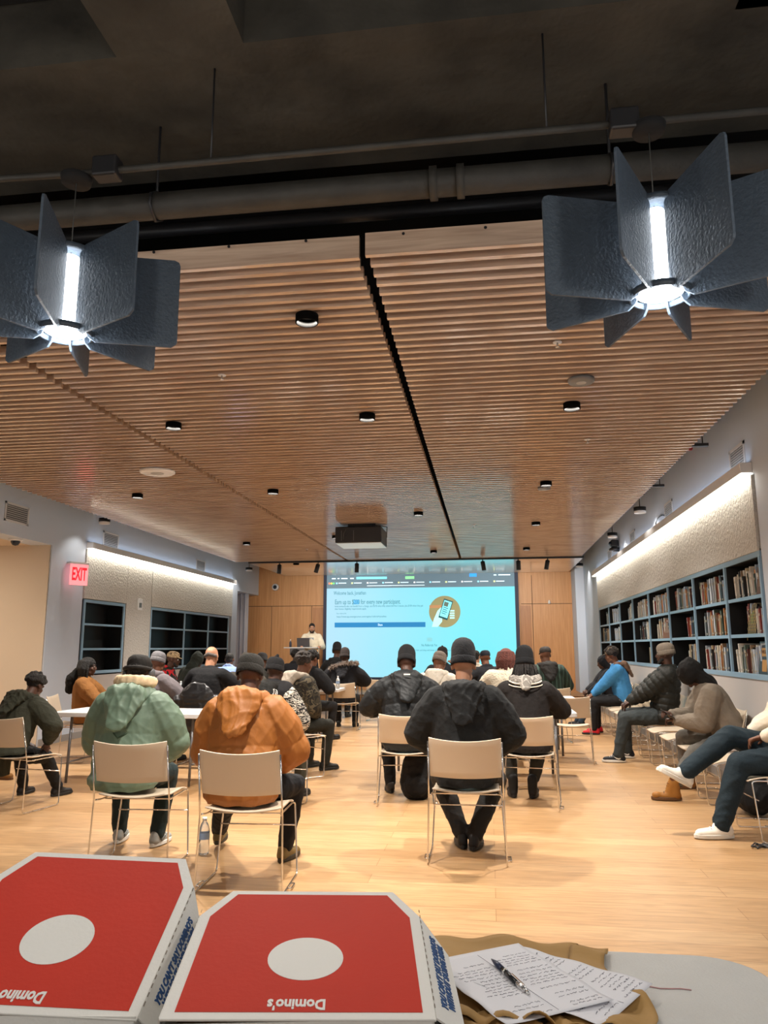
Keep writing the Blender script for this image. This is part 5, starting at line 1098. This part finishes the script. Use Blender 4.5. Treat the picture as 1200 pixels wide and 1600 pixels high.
def pizza_box(x, y, zb, yaw, tilt, roll, w, h, cu, cv, H_, label, words, flap, top=.0):
    t = thing('pizza_box', label, 'pizza box', (x, y, zb), yaw)
    MB().prism([(-w / 2, 0), (w / 2, 0), (w / 2, h), (-w / 2, h)], 0, .003).build('box_base', kraft, t)
    mb = MB()
    mb.box(-w / 2, w / 2, 0, .003, 0, H_).box(-w / 2, w / 2, h - .003, h, 0, H_ - .004).box(-w / 2, -w / 2 + .003, 0, h, 0, H_ - .004).box(w / 2 - .003, w / 2, 0, h, 0, H_ - .004)
    mb.build('box_walls', card, t)
    text(words, .022, mat('box_ink_dark', (.05, .05, .12), .6), t, Matrix.Translation((w * .27, -.0008, H_ * .5)) @ Matrix.Rotation(PI / 2, 4, 'X'), offset=.0012)
    L_ = thing('lid', None, None); L_.parent = t; L_.location = (0, 0, H_); L_.rotation_euler = (tilt, roll, 0)
    LM = Matrix.Translation((0, 0, H_)) @ Euler((tilt, roll, 0)).to_matrix().to_4x4()
    bpy.data.objects.remove(L_)
    n = 14
    lid = MB().prism([(a, b_) for a, b_ in outline(w + .006, h, cu, cv, 0)], 0, .004, M=LM).build('lid', card, t, .0015)
    MB().prism(outline(w, h, cu, cv, .017), .0042, .0048, M=LM).build('red_print', red, lid)
    MB().lathe([(.066, .0049), (.066, .0054)], 48, M=LM @ Matrix.Translation((0, h * .40, 0)), smooth=False).build('white_circle', card, lid)
    text("Domino's", .036, mat('print_white', (.72, .71, .68), .6), lid, LM @ Matrix.Translation((-.006, .036, .0052)) @ Matrix.Rotation(PI, 4, 'Z'), offset=.0012, width=.092)
    # side flaps of the lid: left one tucked, right one hanging outward
    for s in (-1, 1):
        ang = flap if s > 0 else 8
        FM = LM @ Matrix.Translation((s * (w / 2 + .003), 0, .002)) @ Matrix.Rotation(s * R(90 - ang), 4, 'Y')
        pp = [(0, .005), (0, h - cv), (.058, h - cv - .075), (.060, h * .42), (.060, .012)]
        pp = [(a * s, b_) for a, b_ in (pp if s > 0 else pp[::-1])]
        fl = MB().prism(pp, -.0015, .0015, M=FM).build('side_flap', card, lid)
        mb = MB()
        for i in range(16): mb.box(-.0012, .0004, .03 + i * .02, .04 + i * .02, .0016, .0022, M=FM)
        mb.build('perforation', mat('perforation', (.22, .18, .14), .8), fl)
        if s > 0:
            text("YOU CAN'T SAY DOMINO'S\nWITHOUT SAYING MMM.", .0175, blue_ink, fl, FM @ Matrix.Translation((.031, h * .37, .0022)) @ Matrix.Rotation(PI / 2, 4, 'Z'), offset=.0008, shear=.2, align='CENTER', space=.9, width=.215)
    fm = LM @ Matrix.Translation((0, h, .002)) @ Matrix.Rotation(R(-70), 4, 'X')
    MB().prism([(-w / 2 + cu + .01, 0), (w / 2 - cu - .01, 0), (w / 2 - cu - .03, .04), (-w / 2 + cu + .03, .04)], -.0015, .0015, M=fm).build('front_flap', card, lid)
    return t
Hb = .046
pizza_box(-.305, 1.26, .754 + Hb + .008, R(10.1), R(8.8), R(1.2), .42, .415, .047, .10, Hb, 'red-topped pizza box in the middle of the foreground, right of the other one', 'YOUR DRIVER', 55)
t = thing('pizza_box', 'closed plain-sided pizza box underneath the middle red one', 'pizza box', (-.305, 1.262, .752), R(10.1))
MB().box(-.205, .205, .005, .405, 0, .044).build('box_body', card, t, .002); MB().box(-.206, .206, .004, .406, .0445, .049).build('lid', card, t, .001)
pizza_box(-.81, 1.307, .752, R(6.8), R(19.5), R(2.3), .42, .437, .043, .092, .062, 'red-topped pizza box at the left edge of the foreground with its lid raised', 'YOUR DRIVER', 38)
# brown paper bag
t = thing('paper_bag', 'flattened brown paper bag under the handwritten notes', 'bag', (.08, 1.70, .752))
def bagf(u, v):
    x = -.24 + u * .42; y = -.22 + v * .41; z = .006 + .010 * math.sin(u * 9 + v * 4) ** 2 + .012 * max(0, math.sin(v * 13 + u * 3)) ** 4 + .018 * max(0, 1 - v * 4) * abs(math.sin(u * 20))
    if u > .8: x += .03 * math.sin(v * 7) - (.09 * max(0, v - .62)) - .05 * max(0, .3 - v)
    return (x, y, z)
MB().grid(bagf, 40, 36).build('bag_sheet', mat('kraft_paper', rgb('A8834C'), .75, bump=.25, bscale=14, var=.08), t, solid=.002)
MB().grid(lambda u, v: (-.16 + u * .22, -.30 + v * .12, .004 + .02 * abs(math.sin(u * 11 + v * 5))), 20, 8).build('folded_corner', MATS['kraft_paper'], t, solid=.002)
# notes
def sheet(x, y, z, rz, label, curlv, seedv, w=.235, h=.30):
    t = thing('handwritten_sheet', label, 'paper', (x, y, z), R(rz))
    zf = lambda px, py: .002 + curlv * max(0, (px / w - .25)) ** 2 * .25 + .003 * math.sin(py * 30 + seedv) ** 2
    MB().grid(lambda u, v: ((u - .5) * w, (v - .5) * h, zf((u - .5) * w, (v - .5) * h)), 20, 20).build('sheet', mat('note_paper', (.74, .74, .78), .7), t, solid=.0006)
    rr = random.Random(seedv); mb = MB(); n = 0
    for col in (-1, 1):
        x0 = -w / 2 + .012 if col < 0 else .008
        for r_ in range(20):
            yy = h / 2 - .018 - r_ * .0125
            if rr.random() < .12: continue
            xx = x0; xe = x0 + rr.uniform(.05, .088)
            while xx < xe:
                wl = rr.uniform(.006, .016); k = max(3, int(wl / .0018)); pts = []
                for i in range(k): px = xx + wl * i / (k - 1); py = yy + rr.uniform(-.0022, .0026); pts.append((px, py, zf(px, py) + .0012))
                mb.tube(pts, .00034, 3); xx += wl + .0035
    mb.tube([(0, h / 2 - .01, zf(0, h / 2) + .001), (0, -h / 2 + .02, zf(0, -h / 2) + .001)], .0004, 3)
    mb.build('handwriting', mat('pen_ink', (.10, .10, .14), .6), t)
sheet(.030, 1.640, .778, -147, 'handwritten sheet of notes on top of the brown paper bag, under the pen', .2, 3)
sheet(.110, 1.660, .772, -122, 'second handwritten sheet sticking out at the right below the top one', .35, 5)
t = thing('ballpoint_pen', 'black and silver ballpoint pen lying on the handwritten notes', 'pen', (-.010, 1.712, .790)); t.rotation_euler = Vector((.067, -.138, -.004)).to_track_quat('Z', 'Y').to_euler()
MB().lathe([(.001, -.004), (.0035, .008), (.0055, .02), (.0055, .045)], 14).build('grip', mat('pen_navy', (.02, .03, .07), .35), t)
MB().lathe([(.0052, .045), (.0054, .11)], 14).build('barrel', mat('pen_black', (.012, .012, .014), .25), t)
for z_ in (.055, .115): MB().lathe([(.006, z_), (.0063, z_ + .003), (.006, z_ + .006)], 14).build('metal_ring', chrome, t)
MB().lathe([(.0055, .11), (.0062, .125), (.005, .14), (.003, .142)], 14).build('end_piece', mat('pen_silver', (.7, .7, .7), .25, .9), t)
MB().lathe([(.0032, .142), (.0032, .152)], 10).build('push_button', chrome, t)
MB().box(-.0016, .0016, .0062, .0082, .085, .135).build('clip', chrome, t, .0004)
for o in list(bpy.data.objects):
    if not o.users_collection: bpy.data.objects.remove(o)
